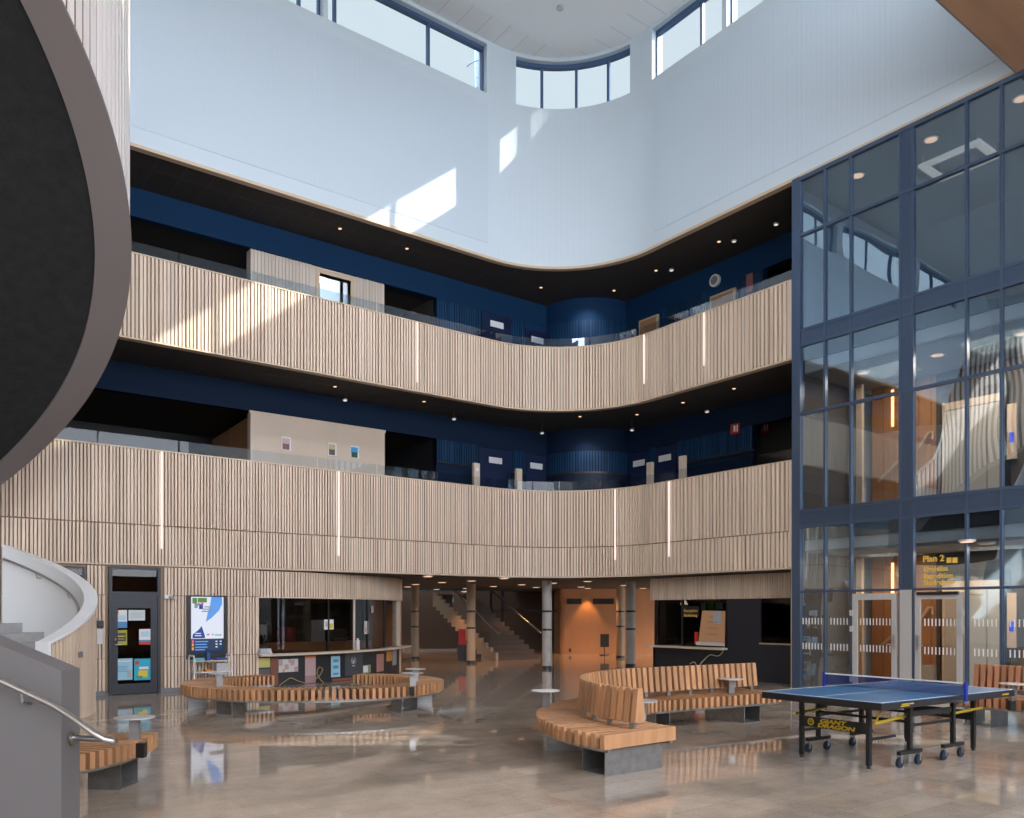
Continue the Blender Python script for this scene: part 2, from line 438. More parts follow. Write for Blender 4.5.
# grid ceiling tiles of the two galleries
for nm, zc in (('ceiling_gallery', 7.36), ('ceiling_gallery_upper', 11.38)):
    m = MB(); ring_slab(m, zc, zc+.04, off=.16, yb=8.5, xb=3.6)
    o = struct(nm, m, M_dark)
    l = MB(); x = -23
    while x < 0: l.box(x, x+.012, .2, 1.78, zc-.003, zc); x += .6
    l.box(-23, -.5, .78, .792, zc-.003, zc)
    l.build('tile_joints', colm('joint_grey', (.07, .066, .062)), o)
    m = MB(); m.box(-24, 2, 1.95, 8.5, 7.36-.55 if zc < 8 else 10.78, 7.36-.5 if zc < 8 else 10.83); struct(nm+'_inner', m, M_dark)

# slatted parapets of the galleries
def parapet(name, label, z0, z1, tiers):
    t = thing(name, label, 'balcony', (pp(2.3)[0], pp(2.3)[1], z0))
    b = MB(); sweep(b, S0, SB, .03, .13, z0, z1-.02); b.build('backing_board', M_slatback, t)
    sl = MB()
    hi = z0 > 5
    for a, c_ in tiers: slats(sl, S0, SB-.06, a, c_, pf=lambda s: ((.078 if hi else .067) if s < -1 else .084 if s < SA else random.choice((.095, .115, .13))))
    sl.box(-.045, .1, pp(SB)[1]-.0, pp(SB)[1]+.06, z0, z1-.02)
    sl.build('vertical_slats', M_slat, t)
    e = MB(); sweep(e, S0, SB, -.05, .15, z1-.03, z1); sweep(e, S0, SB, -.035, .15, z0-.035, z0); e.build('edge_trim', M_captrim, t)
    balustrade(t, z1)
    return t
def balustrade(t, z):
    s = S0
    while s < SB-.1:
        e = min(s+1.55, SB-.03)
        g = MB(); sweep(g, s, e, .085, .10, z, z+.27); g.build('glass_panel', M_balu if z > 8 else M_bal, t)
        s += 1.58
parapet('slatted_balcony_parapet', 'pale ash slatted parapet of the topmost gallery, in one tier, with glass panels on top', 7.385, 9.15, [(7.385, 9.12)])
parapet('slatted_balcony_parapet', 'pale ash slatted parapet of the lower gallery, with a horizontal joint, glass panels on top', 2.70, 5.11, [(2.7, 3.5), (3.53, 5.08)])
# light strips set in the parapets
def strip(x, s, za, zb, lab):
    p = pp(s, -.063); q = pp(s+.001, -.063); d = math.atan2(q[1]-p[1], q[0]-p[0])
    m = MB(); m.ob(p[0], p[1], d, .035, .022, za, zb)
    tag(m.build('light_strip', M_led), lab, 'light', 'vertical light strips in the parapets')
for x, ya, yb, lab, k in ((161, 453, 549, 'vertical light strip on the lower slatted parapet above the dark posters door', 0), (337.5, 471, 556, 'vertical light strip on the lower slatted parapet under the three small pictures', 0)):
    s = s_of_left(x); strip(x, s, onY(x, yb)[1], 5.08, lab)
strip(416, s_of_left(416), onY(416, 383)[1], 9.12, 'short vertical light strip at the centre-left of the topmost slatted parapet')
strip(616, s_arc(616), 3.13, 5.08, 'vertical light strip in the bend of the lower slatted parapet')
strip(670.5, s_of_right(670.5), 3.13, 5.08, 'vertical light strip on the lower slatted parapet right of the bend')
strip(645.5, s_arc(645.5), 7.8, 9.12, 'long vertical light strip in the bend of the topmost slatted parapet')
strip(705.5, s_of_right(705.5), 7.8, 9.12, 'vertical light strip on the topmost slatted parapet nearest the glass facade')

# gallery back walls
VB, UB = 1.8, 2.15
def back(lev, zf, zo, zc):
    """zf floor, zo top of openings, zc ceiling"""
    X = lambda px: onY(px, 600, VB)[0]
    Yr = lambda px: onX(px, 600, UB)[0]
    m = MB()
    m.box(-24, 1.2, VB, VB+.2, zo, zc)                       # smooth bulkhead
    xs = [X(437), 1.2]
    m.box(xs[0], xs[1], VB+.015, VB+.2, zf, zo)
    # right side wall
    yo = Yr(752) if lev == 2 else Yr(762)
    m.box(UB, UB+.2, pp(SB)[1], 1.2, zo, zc)
    m.box(UB+.015, UB+.2, yo, 1.2, zf, zo)
    # round corner tower
    cx, cy, r = wc(2.5-0, 27.0); 
    return m
for lev, zf, zo, zc in ((2, 3.95, 6.68, 7.36), (3, 8.0, 10.72, 11.38)):
    X = lambda px: onY(px, 600, VB)[0]
    Yr = lambda px: onX(px, 600, UB)[0]
    m = MB()
    m.box(-24, 1.2, VB, VB+.2, zo, zc); m.box(X(437), 1.2, VB+.015, VB+.2, zf, zo)
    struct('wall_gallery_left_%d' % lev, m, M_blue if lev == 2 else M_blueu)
    m = MB(); yo = Yr(752) if lev == 2 else Yr(763)
    m.box(UB, UB+.2, pp(SB)[1], .6, zo, zc); m.box(UB+.015, UB+.2, yo, .6, zf, zo)
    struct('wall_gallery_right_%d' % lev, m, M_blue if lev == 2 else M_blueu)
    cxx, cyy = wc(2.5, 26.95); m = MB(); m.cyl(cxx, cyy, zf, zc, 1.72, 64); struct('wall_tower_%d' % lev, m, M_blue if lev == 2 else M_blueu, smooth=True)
    zsl = zf+2.08 if lev == 2 else zf
    # navy slats
    sl = MB()
    dl = {2: [(478, 510), (525, 545)], 3: [(481, 510), (525, 547)]}[lev]
    x = X(437); x1 = X(560)
    zl = {2: zf+2.0, 3: zf}[lev]
    def lane(a, z0): 
        pass
    while x < x1:
        if not any(X(a)-.03 < x < X(b) for a, b in dl): sl.box(x, x+.05*random.choice((.8, 1, 1.2)), VB-.018, VB+.02, zsl, zo-.02)
        x += .085
    y = .3; dr = {2: [(632, 649), (656, 677)], 3: [(636, 660), (708, 736)]}[lev]
    while y > yo:
        if not any(Yr(b) < y < Yr(a)+.03 for a, b in dr): sl.box(UB-.018, UB+.02, y-.05, y, zsl, zo-.02)
        y -= .085
    n = 120
    for i in range(n):
        a = 2*PI*i/n; px = cxx+1.725*math.cos(a); py = cyy+1.725*math.sin(a); sl.ob(px, py, a+PI/2, .05, .03, zsl, zo-.02)
    struct('wall_slats_%d' % lev, sl, M_blueslat)
    if lev == 2:
        k = MB(); k.cyl(cxx, cyy, zsl-.07, zsl, 1.745, 64); k.box(X(437), 1.2, VB-.03, VB+.01, zsl-.05, zsl); struct('trim_8', k, M_bk)
        k = MB(); k.cyl(cxx, cyy, zf, zsl-.07, 1.728, 64); struct('wall_tower_base', k, M_navylow)
    # doors
    def door(wall, a, b, mat, h, lab, sign, n):
        t = None
        if wall == 'L':
            x0, x1 = X(a), X(b); m = MB(); m.box(x0, x1, VB-.05, VB+.02, zf, zf+h); m2 = MB(); m2.box(x0+.06, x1-.06, VB-.06, VB-.04, zf+.02, zf+h-.06)
        else:
            y0, y1 = Yr(b), Yr(a); m = MB(); m.box(UB-.05, UB+.02, y0, y1, zf, zf+h); m2 = MB(); m2.box(UB-.06, UB-.04, y0+.06, y1-.06, zf+.02, zf+h-.06)
        d = struct('door_%d' % n, m, M_navydoor if mat is M_navydoor else M_captrim); d['label'] = lab
        m2.build('door_leaf', mat, d)
        if sign:
            k = MB(); zz = sign
            if wall == 'L': k.box((x0+x1)/2-.24, (x0+x1)/2+.24, VB-.075, VB-.06, zz-.09, zz+.09)
            else: k.box(UB-.075, UB-.06, (y0+y1)/2-.24, (y0+y1)/2+.24, zz-.09, zz+.09)
            k.build('door_sign', M_paper, d)
        h_ = MB()
        if wall == 'L': h_.box(x1-.16, x1-.13, VB-.1, VB-.06, zf+.9, zf+1.25)
        else: h_.box(UB-.1, UB-.06, y0+.13, y0+.16, zf+.9, zf+1.25)
        h_.build('door_handle', M_steel, d)
    if lev == 2:
        door('L', 478, 510, M_navydoor, 2.65, 'navy door with white sign, left one of the lower gallery', zf+2.31, 11)
        door('L', 525, 545, M_navydoor, 2.65, 'navy door with white sign beside the round tower on the lower gallery', zf+2.31, 12)
        door('R', 632, 649, M_navydoor, 2.65, 'narrow navy door with white sign right of the tower', zf+2.30, 13)
        door('R', 656, 677, M_navydoor, 2.65, 'wide navy door with white sign right of the tower', zf+2.30, 14)
    else:
        door('L', 481, 510, M_navydoor, 2.66, 'navy door with white sign on the topmost gallery', zf+2.36, 15)
        door('L', 525, 547, M_navydoor, 2.5, 'navy door beside the round tower on the topmost gallery', zf+2.2, 16)
        door('R', 640, 659, M_owood, 2.6, 'orange wooden door on the topmost gallery near the tower', None, 17)
        door('R', 711, 736, M_owood, 2.5, 'orange wooden door on the topmost gallery under the wall clock', None, 18)
    # far walls of the rooms seen through the openings
    m = MB(); m.box(-24, 2.5, 6.2, 6.4, zf, zc); m.box(X(437)-.0, X(437)+.2, VB+.1, 6.3, zf, zo+.1)
    struct('wall_far_%d' % lev, m, M_dwall if lev == 2 else M_dark)
    m = MB(); m.box(3.4, 3.6, -7.3, 2, zf, zc); m.box(UB-.0, 3.6, -7.31, -7.25, zf, zc) ; struct('wall_side_%d' % lev, m, M_dark)
# ash boxes standing on the galleries
def ashbox(lev, zf, zo):
    X = lambda px: onY(px, 600, VB)[0]
    m = MB()
    a, b = X(250), X(384)
    lab = 'wall_panel_%d' % lev
    if lev == 3:
        w0, w1 = X(319), X(350); z0, z1 = 8.5, 10.52
        m.box(a, w0, VB-.02, VB+.25, zf, zo-.04); m.box(w1, b, VB-.02, VB+.25, zf, zo-.04)
        m.box(w0, w1, VB-.02, VB+.25, zf, z0); m.box(w0, w1, VB-.02, VB+.25, z1, zo-.04)
        for x in [a+.09*i for i in range(int((b-a)/.09))]:
            if not (w0-.2 < x < w1+.1): m.box(x, x+.055, VB-.045, VB-.01, zf, zo-.04)
        o = struct('wall_ash_upper', m, pm('ash_pale_box', (.60, .52, .44), .6, island=.07), label='pale slatted ash wall box on the topmost gallery')
        fr = MB()
        for q in ((w0-.1, w0, z0-.1, z1+.09), (w1, w1+.1, z0-.1, z1+.1), (w0, w1, z1, z1+.09), (w0, w1, z0-.1, z0)): fr.box(q[0], q[1], VB-.06, VB+.1, q[2], q[3])
        wo = struct('window_21', fr, M_captrim, label='oak-framed window in the pale slatted box on the topmost gallery')
        gm = MB(); gm.box(w0, w1, VB+.05, VB+.06, z0, z1); gm.build('pane', glassm('mirror_window', (.7, .75, .8), .45), wo)
        m = MB(); m.box(a, b, VB+.25, 5, zf, zf+.02); m.box(a, b, 4.9, 5, zf, zo); struct('wall_room', m, M_beige)
    else:
        m.box(a, b, VB-.04, VB+.18, zf, zo-.04); m.box(a-.03, b+.03, VB-.05, VB+.02, zo-.06, zo)
        for x in (a+.33*(b-a), a+.66*(b-a)): pass
        o = struct('wall_ash_lower', m, M_beige, label='smooth ash wall box carrying three small pictures')
        m = MB(); m.box(b+.02, X(400), VB-.02, VB+.5, zf, zf+1.42)
        tag(m.build('ash_cupboard', M_beige), 'low pale ash box against the end of the picture wall', 'box')
ashbox(3, 8.0, 10.72); ashbox(2, 3.95, 6.68)
# warm far surface seen left of the ash box on the lower gallery
m = MB(); x0 = onY(215, 600, 3.2)[0]; m.prism([(onY(212, 600, 5.5)[0], 5.5), (onY(251, 600, 1.9)[0], 1.9), (onY(251, 600, 1.9)[0]+.1, 1.95), (onY(212, 600, 5.5)[0]+.1, 5.55)], 3.95, 6.6)
struct('wall_oak_return', m, M_owood)

# ------------------------------------------------------------------ ground floor, left: slatted wall with door, kiosk
KR = 6.50; KU = -9.53; KA = math.asin((9.53-4.555)/KR); KL = KR*KA
def kp(s, off=0.):                                # kiosk front: leaves the wall line and bends back
    a = s/KR
    return (KU+(KR-off)*math.sin(a), KR-(KR-off)*math.cos(a))
xd0, xd1 = onY(108.5, 600)[0], onY(160, 600)[0]
xw0, xw1 = onY(62, 600)[0], onY(85, 600)[0]
ZD = onY(135, 567)[1]; 
def lp(s, off=0.): return (s, off)
m = MB(); m.box(-24, xw0, .03, .3, 0, 2.66); m.box(xw0, xw1, .03, .3, 0, 2.1); m.box(xw1, xd0, .03, .3, 0, 2.66); m.box(xd1, KU, .03, .3, 0, 2.66)
m.box(xd0, xd1, .03, .3, ZD, 2.66); m.box(xw0, xw1, .03, .3, 2.6, 2.66)
wg = struct('wall_left', m, M_slatback, label='ash slatted ground floor wall with the posters door')
sl = MB()
for a, b in ((.09, .74), (.755, 2.04), (2.055, 2.64)):
    slats(sl, -24, KU-.02, a, b, fn=lp, skip=((xd0-.03, xd1+.03),)+(((xw0-.03, xw1+.03),) if b > 2.5 else ()), pitch=.07)
sl.build('vertical_slats', M_slat, wg)
b_ = MB(); b_.box(-24, xd0, -.015, .03, 0, .09); b_.box(xd1, KU, -.015, .03, 0, .09); struct('baseboard_left', b_, M_greyp)
# kiosk: fascia, sill, front below, glazing, dark room
t = thing('school_kiosk', 'curved ash-slatted school kiosk front with dark glazing and a long sill', 'kiosk', (KU+2, .3, 0))
f_ = MB()
vs = []
n = 24
def ksweep(mb, s0, s1, o0, o1, z0, z1, n=24):
    b = []
    for i in range(n+1):
        s = s0+(s1-s0)*i/n; a, c_ = kp(s, o0), kp(s, o1); b += [(*a, z0), (*c_, z0), (*c_, z1), (*a, z1)]
    fs = [(0, 1, 2, 3), tuple(n*4+k for k in (3, 2, 1, 0))]
    for i in range(n):
        for k in range(4): fs.append((i*4+k, i*4+(k+1) % 4, (i+1)*4+(k+1) % 4, (i+1)*4+k))
    mb.add(b, fs)
ksweep(f_, 0, KL, .03, .2, 2.05, 2.64); f_.build('fascia_backing', M_slatback, t)
sl = MB(); slats(sl, 0, KL, 2.05, 2.63, fn=kp, pitch=.07); sl.build('fascia_slats', M_slat, t)
e = MB(); ksweep(e, 0, KL, -.05, .22, 2.02, 2.05); 
p1 = kp(KL-.28, 0); ksweep(e, KL-.22, KL, -.01, .2, 0.0, 2.03, 4); ksweep(e, 0, .03, -.01, .2, .0, 2.03, 2)
e.build('frame', M_beige, t)
e = MB(); ksweep(e, -.02, KL+.25, -.28, .2, .70, .745); e.build('sill', M_beige, t)
e = MB(); ksweep(e, .06, KL, .0, .1, .0, .70); e.build('counter_front', M_dwall, t)
e = MB(); ksweep(e, .06, KL-.22, .08, .095, .745, 2.03); e.build('glazing', M_dglass, t)
for s in (1.9, 3.4, 4.35): e = MB(); ksweep(e, s, s+.05, .06, .12, .745, 2.03, 1); e.build('mullion', M_bk, t)
p2 = kp(KL, 0)
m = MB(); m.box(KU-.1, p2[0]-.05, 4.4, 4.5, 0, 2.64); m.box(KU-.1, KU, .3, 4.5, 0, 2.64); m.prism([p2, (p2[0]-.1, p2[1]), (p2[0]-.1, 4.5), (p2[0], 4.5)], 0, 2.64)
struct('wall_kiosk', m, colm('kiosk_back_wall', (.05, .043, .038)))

# ------------------------------------------------------------------ ground floor, right: reception
RU, RV0, RV1 = .72, -2.39, -7.2
t = thing('reception_desk', 'dark reception front under an ash slatted fascia beside the glass facade', 'reception desk', (RU, -4.6, 0))
def rp(s, off=0.):   # along -Y, corner rounded back at the far end
    if s < 0: return (RU-s*1.0, RV0+off)
    return (RU+off, RV0-s)
e = MB(); e.box(RU+.03, RU+.2, RV1, RV0, 2.03, 2.64); e.box(RU+.03, 3.5, RV0-.1, RV0-.03, 2.03, 2.64); e.build('fascia_backing', M_slatback, t)
sl = MB(); slats(sl, 0, RV0-RV1, 2.03, 2.63, fn=lambda s, o=0: (RU+o, RV0-s), pitch=.07)
slats(sl, 0, 2.5, 2.03, 2.63, fn=lambda s, o=0: (RU+s, RV0-.0-o), pitch=.07); sl.build('fascia_slats', M_slat, t)
ydesk = onX(727, 640, RU)[0]
e = MB(); e.box(RU+.02, RU+.1, ydesk, RV0-.05, 0, .74); e.box(RU+.02, 3.4, RV0-.12, RV0-.05, 0, .74); e.build('desk_front', M_dwall, t)
e = MB(); e.box(RU-.25, RU+.3, ydesk, RV0+.02, .74, .79); e.box(RU+.3, 3.2, RV0-.3, RV0+.02, .74, .79); e.build('desk_top', M_beige, t)
ywin = onX(760, 640, RU)[0]
e = MB(); e.box(RU+.02, RU+.2, ywin, ydesk, 0, 2.03); e.box(RU+.02, RU+.2, RV1, ywin, 0, .92); e.build('dark_panel', M_anth, t)
e = MB(); e.box(RU-.04, RU+.1, RV1, ywin, .92, .95); e.build('window_sill', M_captrim, t)
e = MB(); e.box(RU+.06, RU+.075, ydesk, RV0-.08, .79, 2.03); e.box(RU+.06, RU+.075, RV1, ywin, .95, 2.03); e.build('glazing', M_dglass, t)
ym = onX(681, 640, RU)[0]
for a, b in ((RV0-.14, RV0-.08), (ydesk, ydesk+.05), (ym-.03, ym+.03)): e = MB(); e.box(RU+.04, RU+.1, a, b, .79, 2.03); e.build('mullion', M_bk, t)
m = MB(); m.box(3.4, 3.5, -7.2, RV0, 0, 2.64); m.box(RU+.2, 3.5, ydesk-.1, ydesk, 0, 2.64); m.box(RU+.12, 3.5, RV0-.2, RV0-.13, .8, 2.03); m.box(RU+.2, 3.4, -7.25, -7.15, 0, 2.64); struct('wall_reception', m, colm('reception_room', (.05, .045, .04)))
m = MB(); m.box(-.04, .0, -7.40, -7.36, 0, 2.68); struct('trim_3', m, M_captrim)

# ------------------------------------------------------------------ hall behind the columns
def wbox(mb, X0, X1, T0, T1, z0, z1):
    mb.prism([wc(X0, T0), wc(X1, T0), wc(X1, T1), wc(X0, T1)], z0, z1)
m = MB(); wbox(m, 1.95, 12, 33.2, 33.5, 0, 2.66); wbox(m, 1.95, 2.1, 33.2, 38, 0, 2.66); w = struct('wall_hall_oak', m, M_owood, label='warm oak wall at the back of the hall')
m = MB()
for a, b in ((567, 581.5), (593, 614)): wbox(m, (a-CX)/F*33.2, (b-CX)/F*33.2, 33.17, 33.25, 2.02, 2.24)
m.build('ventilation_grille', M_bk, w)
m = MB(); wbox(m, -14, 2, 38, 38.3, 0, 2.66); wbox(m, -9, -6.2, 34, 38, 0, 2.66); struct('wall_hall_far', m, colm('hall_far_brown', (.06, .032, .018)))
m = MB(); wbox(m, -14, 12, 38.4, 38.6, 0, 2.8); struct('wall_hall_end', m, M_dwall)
m = MB()
for px in (553, 500.5, 488): 
    wbox(m, (px-CX)/F*33.3, (px-CX)/F*33.3+.12, 36, 36.1, 0, 2.64)
wbox(m, -1, 2, 36, 36.1, 1.72, 1.8)
struct('trim_4', m, M_bk)
# ================================================================== GLASS FACADE (right)
yv = lambda x: onX(x, 600)[0]
Y0, Y1 = -7.40, -17.5
cols = [yv(825.5), yv(851.5), yv(901), yv(913.5), yv(967), yv(1002)]
w3 = cols[3]-cols[4]; w4 = cols[4]-cols[5]
yy = cols[5]
while yy-w4 > Y1+.2: yy -= w4; cols.append(yy)
t = thing('glass_facade', 'tall slate blue framed glass facade beside the atrium', 'glass wall', (0, -11, 0))
fr = MB()
fr.box(-.06, .12, yv(801.5), Y0, 0, ZT)
for i, y in enumerate(cols): fr.box(-.05, .05, y-.022, y+.022, 0, ZT)
ZS_ = [(ZT-.09, ZT), (10.02, 10.08), (7.91, 7.97), (7.57, 7.63), (6.06, 6.12), (3.91, 3.97), (3.56, 3.62), (2.12, 2.17)]
for a, b in ZS_: fr.box(-.045, .045, Y1, Y0, a, b)
fr.box(-.045, .045, Y1, Y0, 0, .06)
fr.build('frame', M_frame, t)
sp = MB(); sp.box(-.03, .02, Y1, Y0, 7.6, 7.94); sp.box(-.03, .02, Y1, Y0, 3.59, 3.94); sp.box(-.036, .03, cols[3]+.02, cols[2]-.02, .06, ZT-.09)
sp.build('spandrel_panel', M_frame2, t)
ys = [Y0]+cols+[Y1]
yd = {2: 0, 4: 0}
for zi, (a, b) in enumerate(((.06, 2.12), (2.17, 3.56), (3.97, 6.06), (6.12, 7.57), (7.97, 10.02), (10.08, ZT-.09))):
    for i in range(len(ys)-1):
        if i == 3: continue
        if zi == 0 and i in (2, 4): continue
        g = MB(); g.box(-.005, .01, ys[i+1], ys[i], a, b); g.build('pane', M_cglass, t)
# doors in the facade
def fdoor(n, ya, yb, lab, hinge_hi):
    m = MB(); z1 = 2.08
    m.box(-.07, .02, yb+.03, yb+.13, .02, z1); m.box(-.07, .02, ya-.13, ya-.03, .02, z1); m.box(-.07, .02, yb+.13, ya-.13, z1-.13, z1); m.box(-.07, .02, yb+.13, ya-.13, .02, .2)
    d = struct('door_%d' % n, m, M_alu, label=lab)
    g = MB(); g.box(-.03, -.015, yb+.13, ya-.13, .2, z1-.13); g.build('pane', M_dglass, d)
    h = MB(); yh = (yb+.08) if hinge_hi else (ya-.08); h.tube([(-.12, yh, 1.05), (-.12, yh+(.13 if hinge_hi else -.13), 1.05)], .012); h.tube([(-.07, yh, 1.05), (-.12, yh, 1.05)], .012); h.box(-.08, -.06, yh-.02, yh+.02, .95, 1.25)
    h.build('door_handle', M_steel, d)
    h = MB(); yh = (ya-.02) if hinge_hi else (yb+.02)
    for z in (1.68, 1.35, .3): h.box(-.11, -.05, yh-.03, yh+.03, z-.06, z+.06)
    h.build('hinge', M_alu, d)
    for z in (.95, 1.5):
        mk = MB(); y = yb+.17
        while y < ya-.16: mk.box(-.036, -.031, y, y+.022, z-.07, z+.07); y += .07
        mk.build('glass_marking', M_paper, d)
fdoor(1, cols[1]-.03, cols[2]+.03, 'left aluminium-framed glass door of the facade', True)
fdoor(2, cols[3]-.03, cols[4]+.03, 'wider aluminium-framed glass door under the gold Plan 2 lettering', False)
m = MB(); m.box(-.075, -.05, cols[3]+.01, cols[2]-.01, .02, 2.14); m.build('door_post_cover', M_alu, t)
m = MB(); m.box(-.12, -.05, cols[4]+.12, cols[3]-.12, 2.03, 2.09); m.build('door_closer', M_bk, t)
for i, z in ((0, .95), (1, .95), (5, .95), (6, .95), (0, 1.5), (1, 1.5), (5, 1.5), (6, 1.5)):
        mk = MB(); ya, yb = ys[i], ys[i+1]
        y = yb+.08
        while y < ya-.08: mk.box(-.012, -.007, y, y+.024, z-.07, z+.07); y += .075
        mk.build('glass_marking', M_paper, t)
# gold lettering
for s, px, py, sz in (('Plan 2', 923, 562, .17), ('Elevhälsa', 924, 571.5, .13), ('Expedition', 924, 578.5, .13), ('Skolledning', 924, 585, .13)):
    y, z = onX(px, py)
    text(s, sz, frame_m((-.02, y, z), (0, -1, 0), (0, 0, 1)), M_gold, 'lettering', t, bold=.004)
mk = MB()
for px in (947, 953): 
    y, z = onX(px, 564); mk.box(-.02, -.012, y-.085, y, z+.02, z+.12)
mk.build('lettering_pictogram', M_gold, t)

# rooms behind the facade
m = MB(); m.box(.12, 4.6, -18, -7.35, 3.3, 3.94); m.box(.12, 4.6, -18, -7.35, 7.3, 7.95); struct('slab_facade', m, M_dark)
m = MB(); m.box(.2, .32, -18, -7.42, 3.08, 3.6); m.box(.2, .32, -18, -7.42, 7.05, 7.6); struct('trim_9', m, colm('white_bulkhead', (.82, .82, .80)))
m = MB()
m.box(.32, 4.6, -18, -7.35, 7.03, 7.3); m.box(.32, 4.6, -18, -7.35, 3.02, 3.3); struct('ceiling_facade', m, colm('facade_ceiling', (.40, .42, .44), .9))
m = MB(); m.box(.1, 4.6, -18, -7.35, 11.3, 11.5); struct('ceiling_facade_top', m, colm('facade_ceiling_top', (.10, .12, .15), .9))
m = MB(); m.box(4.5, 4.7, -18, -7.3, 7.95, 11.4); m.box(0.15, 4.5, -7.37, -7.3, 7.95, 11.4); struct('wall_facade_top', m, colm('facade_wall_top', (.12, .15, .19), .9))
XB = 2.6
M_liftd = pm('lift_door_steel', (.62, .60, .55), .35, metal=.3)
for lev, zf, zc in ((1, 0, 3.05), (2, 3.94, 7.1)):
    B = lambda px: onX(px, 600, XB)[0]
    m = MB(); m.box(XB, XB+.15, B(903), B(872), zf, zc); m.box(XB, XB+.15, B(936), B(903), zf, zc); 
    o = struct('wall_oak_lift_lobby_%d' % lev, m, M_owood)
    s_ = MB(); y = B(872)
    while y > B(936): s_.box(XB-.01, XB, y-.012, y, zf, zc); y -= .28
    s_.build('board_joint', colm('oak_joint', (.25, .13, .06)), o)
    for a_ in ((XB+.01, XB+.15, -18, B(936)), (XB+.6, XB+.75, B(872), -7.45), (.15, XB+.6, -7.5, -7.43)): m = MB(); m.box(*a_, zf, zc); struct('wall_lobby_%d' % lev, m, colm('lobby_wall', (.09, .085, .08)))
    # tall ash posts and dark lockers left of the oak wall
    for px in (807, 838, 860):
        k = MB(); y = onX(px, 600, 1.9)[0]; k.box(1.85, 1.95, y-.07, y+.07, zf, zc-.1)
        tag(k.build('ash_post', M_beige), {807: 'leftmost', 838: 'second', 860: 'third'}[px]+' pale ash post behind the facade'+(' at ground level' if lev == 1 else ' one floor up'), 'post')
    # lift
    a, b = B(946), B(1006)
    lt = thing('lift', ('steel lift doors behind the glass facade at ground level' if lev == 1 else 'steel lift doors behind the glass facade one floor up'), 'lift', (XB, (a+b)/2, zf))
    k = MB(); k.box(XB-.06, XB, b-.1, a+.1, zf, zf+2.6); k.build('surround', M_bk, lt)
    k = MB(); mid = a+(b-a)*.72; k.box(XB-.08, XB-.05, mid+.01, a, zf, zf+2.2); k.build('door', M_liftd, lt)
    k = MB(); k.box(XB-.08, XB-.05, b, mid-.01, zf, zf+2.2); k.build('door', M_liftd, lt)
    k = MB(); k.box(XB-.09, XB-.05, b, a, zf+2.22, zf+2.38); k.box(XB-.1, XB-.04, a, a+.04, zf, zf+2.4); k.build('edge_trim', M_beige, lt)
    k = MB(); yq = onX(1013.5, 500, XB)[0]; k.box(XB-.09, XB-.05, yq-.09, yq+.09, zf+.95, zf+2.1); k.build('side_panel', M_beige, lt)
    k = MB(); k.box(XB-.11, XB-.09, yq-.04, yq+.04, zf+1.3, zf+1.5); k.build('call_panel', em('lift_blue_%d' % lev, (.02, .08, .8), 1.5), lt)
    # wooden handrail and stair
    st = thing('lobby_stair', ('grey stair with wooden handrail seen through the facade at ground level' if lev == 1 else 'grey stair with wooden handrail seen through the facade one floor up'), 'staircase', (XB-.6, B(925), zf))
    for k_, px in enumerate((934, 927, 921)):
        q = MB(); y = B(px); q.box(XB-1.0, XB, B(937), y, zf+.17*(2-k_), zf+.17*(3-k_)) if 0 else q.box(XB-1.0, XB-.02, B(937), B(920+5*k_), zf+.17*k_, zf+.17*(k_+1)); q.build('step', M_stone, st)
    y0, y1 = B(880), B(899); q = MB(); q.tube([(XB-.08, y0, zf+.85), (XB-.08, y1, zf+1.25)], .028); q.tube([(XB-.08, y0, zf+.85), (XB, y0, zf+.85)], .015); q.build('handrail', M_captrim, st)
    y0, y1 = B(921), B(930); q = MB(); q.tube([(XB-.08, y0, zf+1.5), (XB-.08, y1, zf+1.8), (XB-.08, B(934), zf+1.8), (XB-.08, B(934), zf+1.65)], .028); q.build('handrail', M_captrim, st)
    k = MB(); yq = B(893); k.box(XB-.04, XB, yq-.025, yq+.025, zf+2.1, zc-.2)
    tag(k.build('wall_light_tube', em('tube_warm_%d' % lev, (1, .5, .2), 5)), 'vertical warm light tube on the oak wall behind the facade'+(' at ground level' if lev == 1 else ' one floor up'), 'light')
    ld = bpy.data.lights.new('lobby_light', 'AREA'); ld.energy = 120 if lev == 1 else 130; ld.color = (1, .72, .48); ld.size = 1.2
    lo = bpy.data.objects.new('lobby_light', ld); COL.objects.link(lo); lo.location = (1.3, -11.2, zc-.1)
    ld = bpy.data.lights.new('lobby_light', 'AREA'); ld.energy = 55; ld.color = (1, .74, .5); ld.size = 1
    lo = bpy.data.objects.new('lobby_light', ld); COL.objects.link(lo); lo.location = (1.3, -8.9, zc-.1)
# round ceiling lamps behind the facade
def disc_lamp(x, y, z, r, lab, mat=M_lamp, group=None, ring=True, name='ceiling_downlight'):
    m = MB(); m.cyl(x, y, z-.015, z+.02, r*1.12, 20); o = m.build(name, M_alu if ring else M_bk); tag(o, lab, 'ceiling lamp', group)
    k = MB(); k.cyl(x, y, z-.025, z-.012, r*.85, 20); k.build('lamp_glass', mat, o); return o
G = 'round downlights behind the glass facade'
for px, py, zc, lab in ((858, 175, 11.3, 'round lamp in the top floor ceiling behind the facade, nearest the corner post'), (931, 139, 11.3, 'round lamp in the top floor ceiling behind the facade, above the lamp ring'),
                        (1021, 98, 11.3, 'round lamp in the top floor ceiling behind the facade at the picture edge'), (863, 372.5, 7.03, 'round lamp behind the facade on the middle floor, left of the wide column'),
                        (937.5, 354.5, 7.03, 'round lamp behind the facade on the middle floor, right of the wide column'), (1022, 333, 7.03, 'round lamp behind the facade on the middle floor at the picture edge'), (967, 541, 3.0, 'round lamp behind the facade at ground level')):
    x, y = onZ(px, py, zc); disc_lamp(x, y, zc, .13, lab, group=G)
x, y = onZ(960, 160, 11.3)
m = MB(); a = 1.0; bb = .75; x0, x1 = 1.75, 3.3; ya, yb = -9.5, -11.2
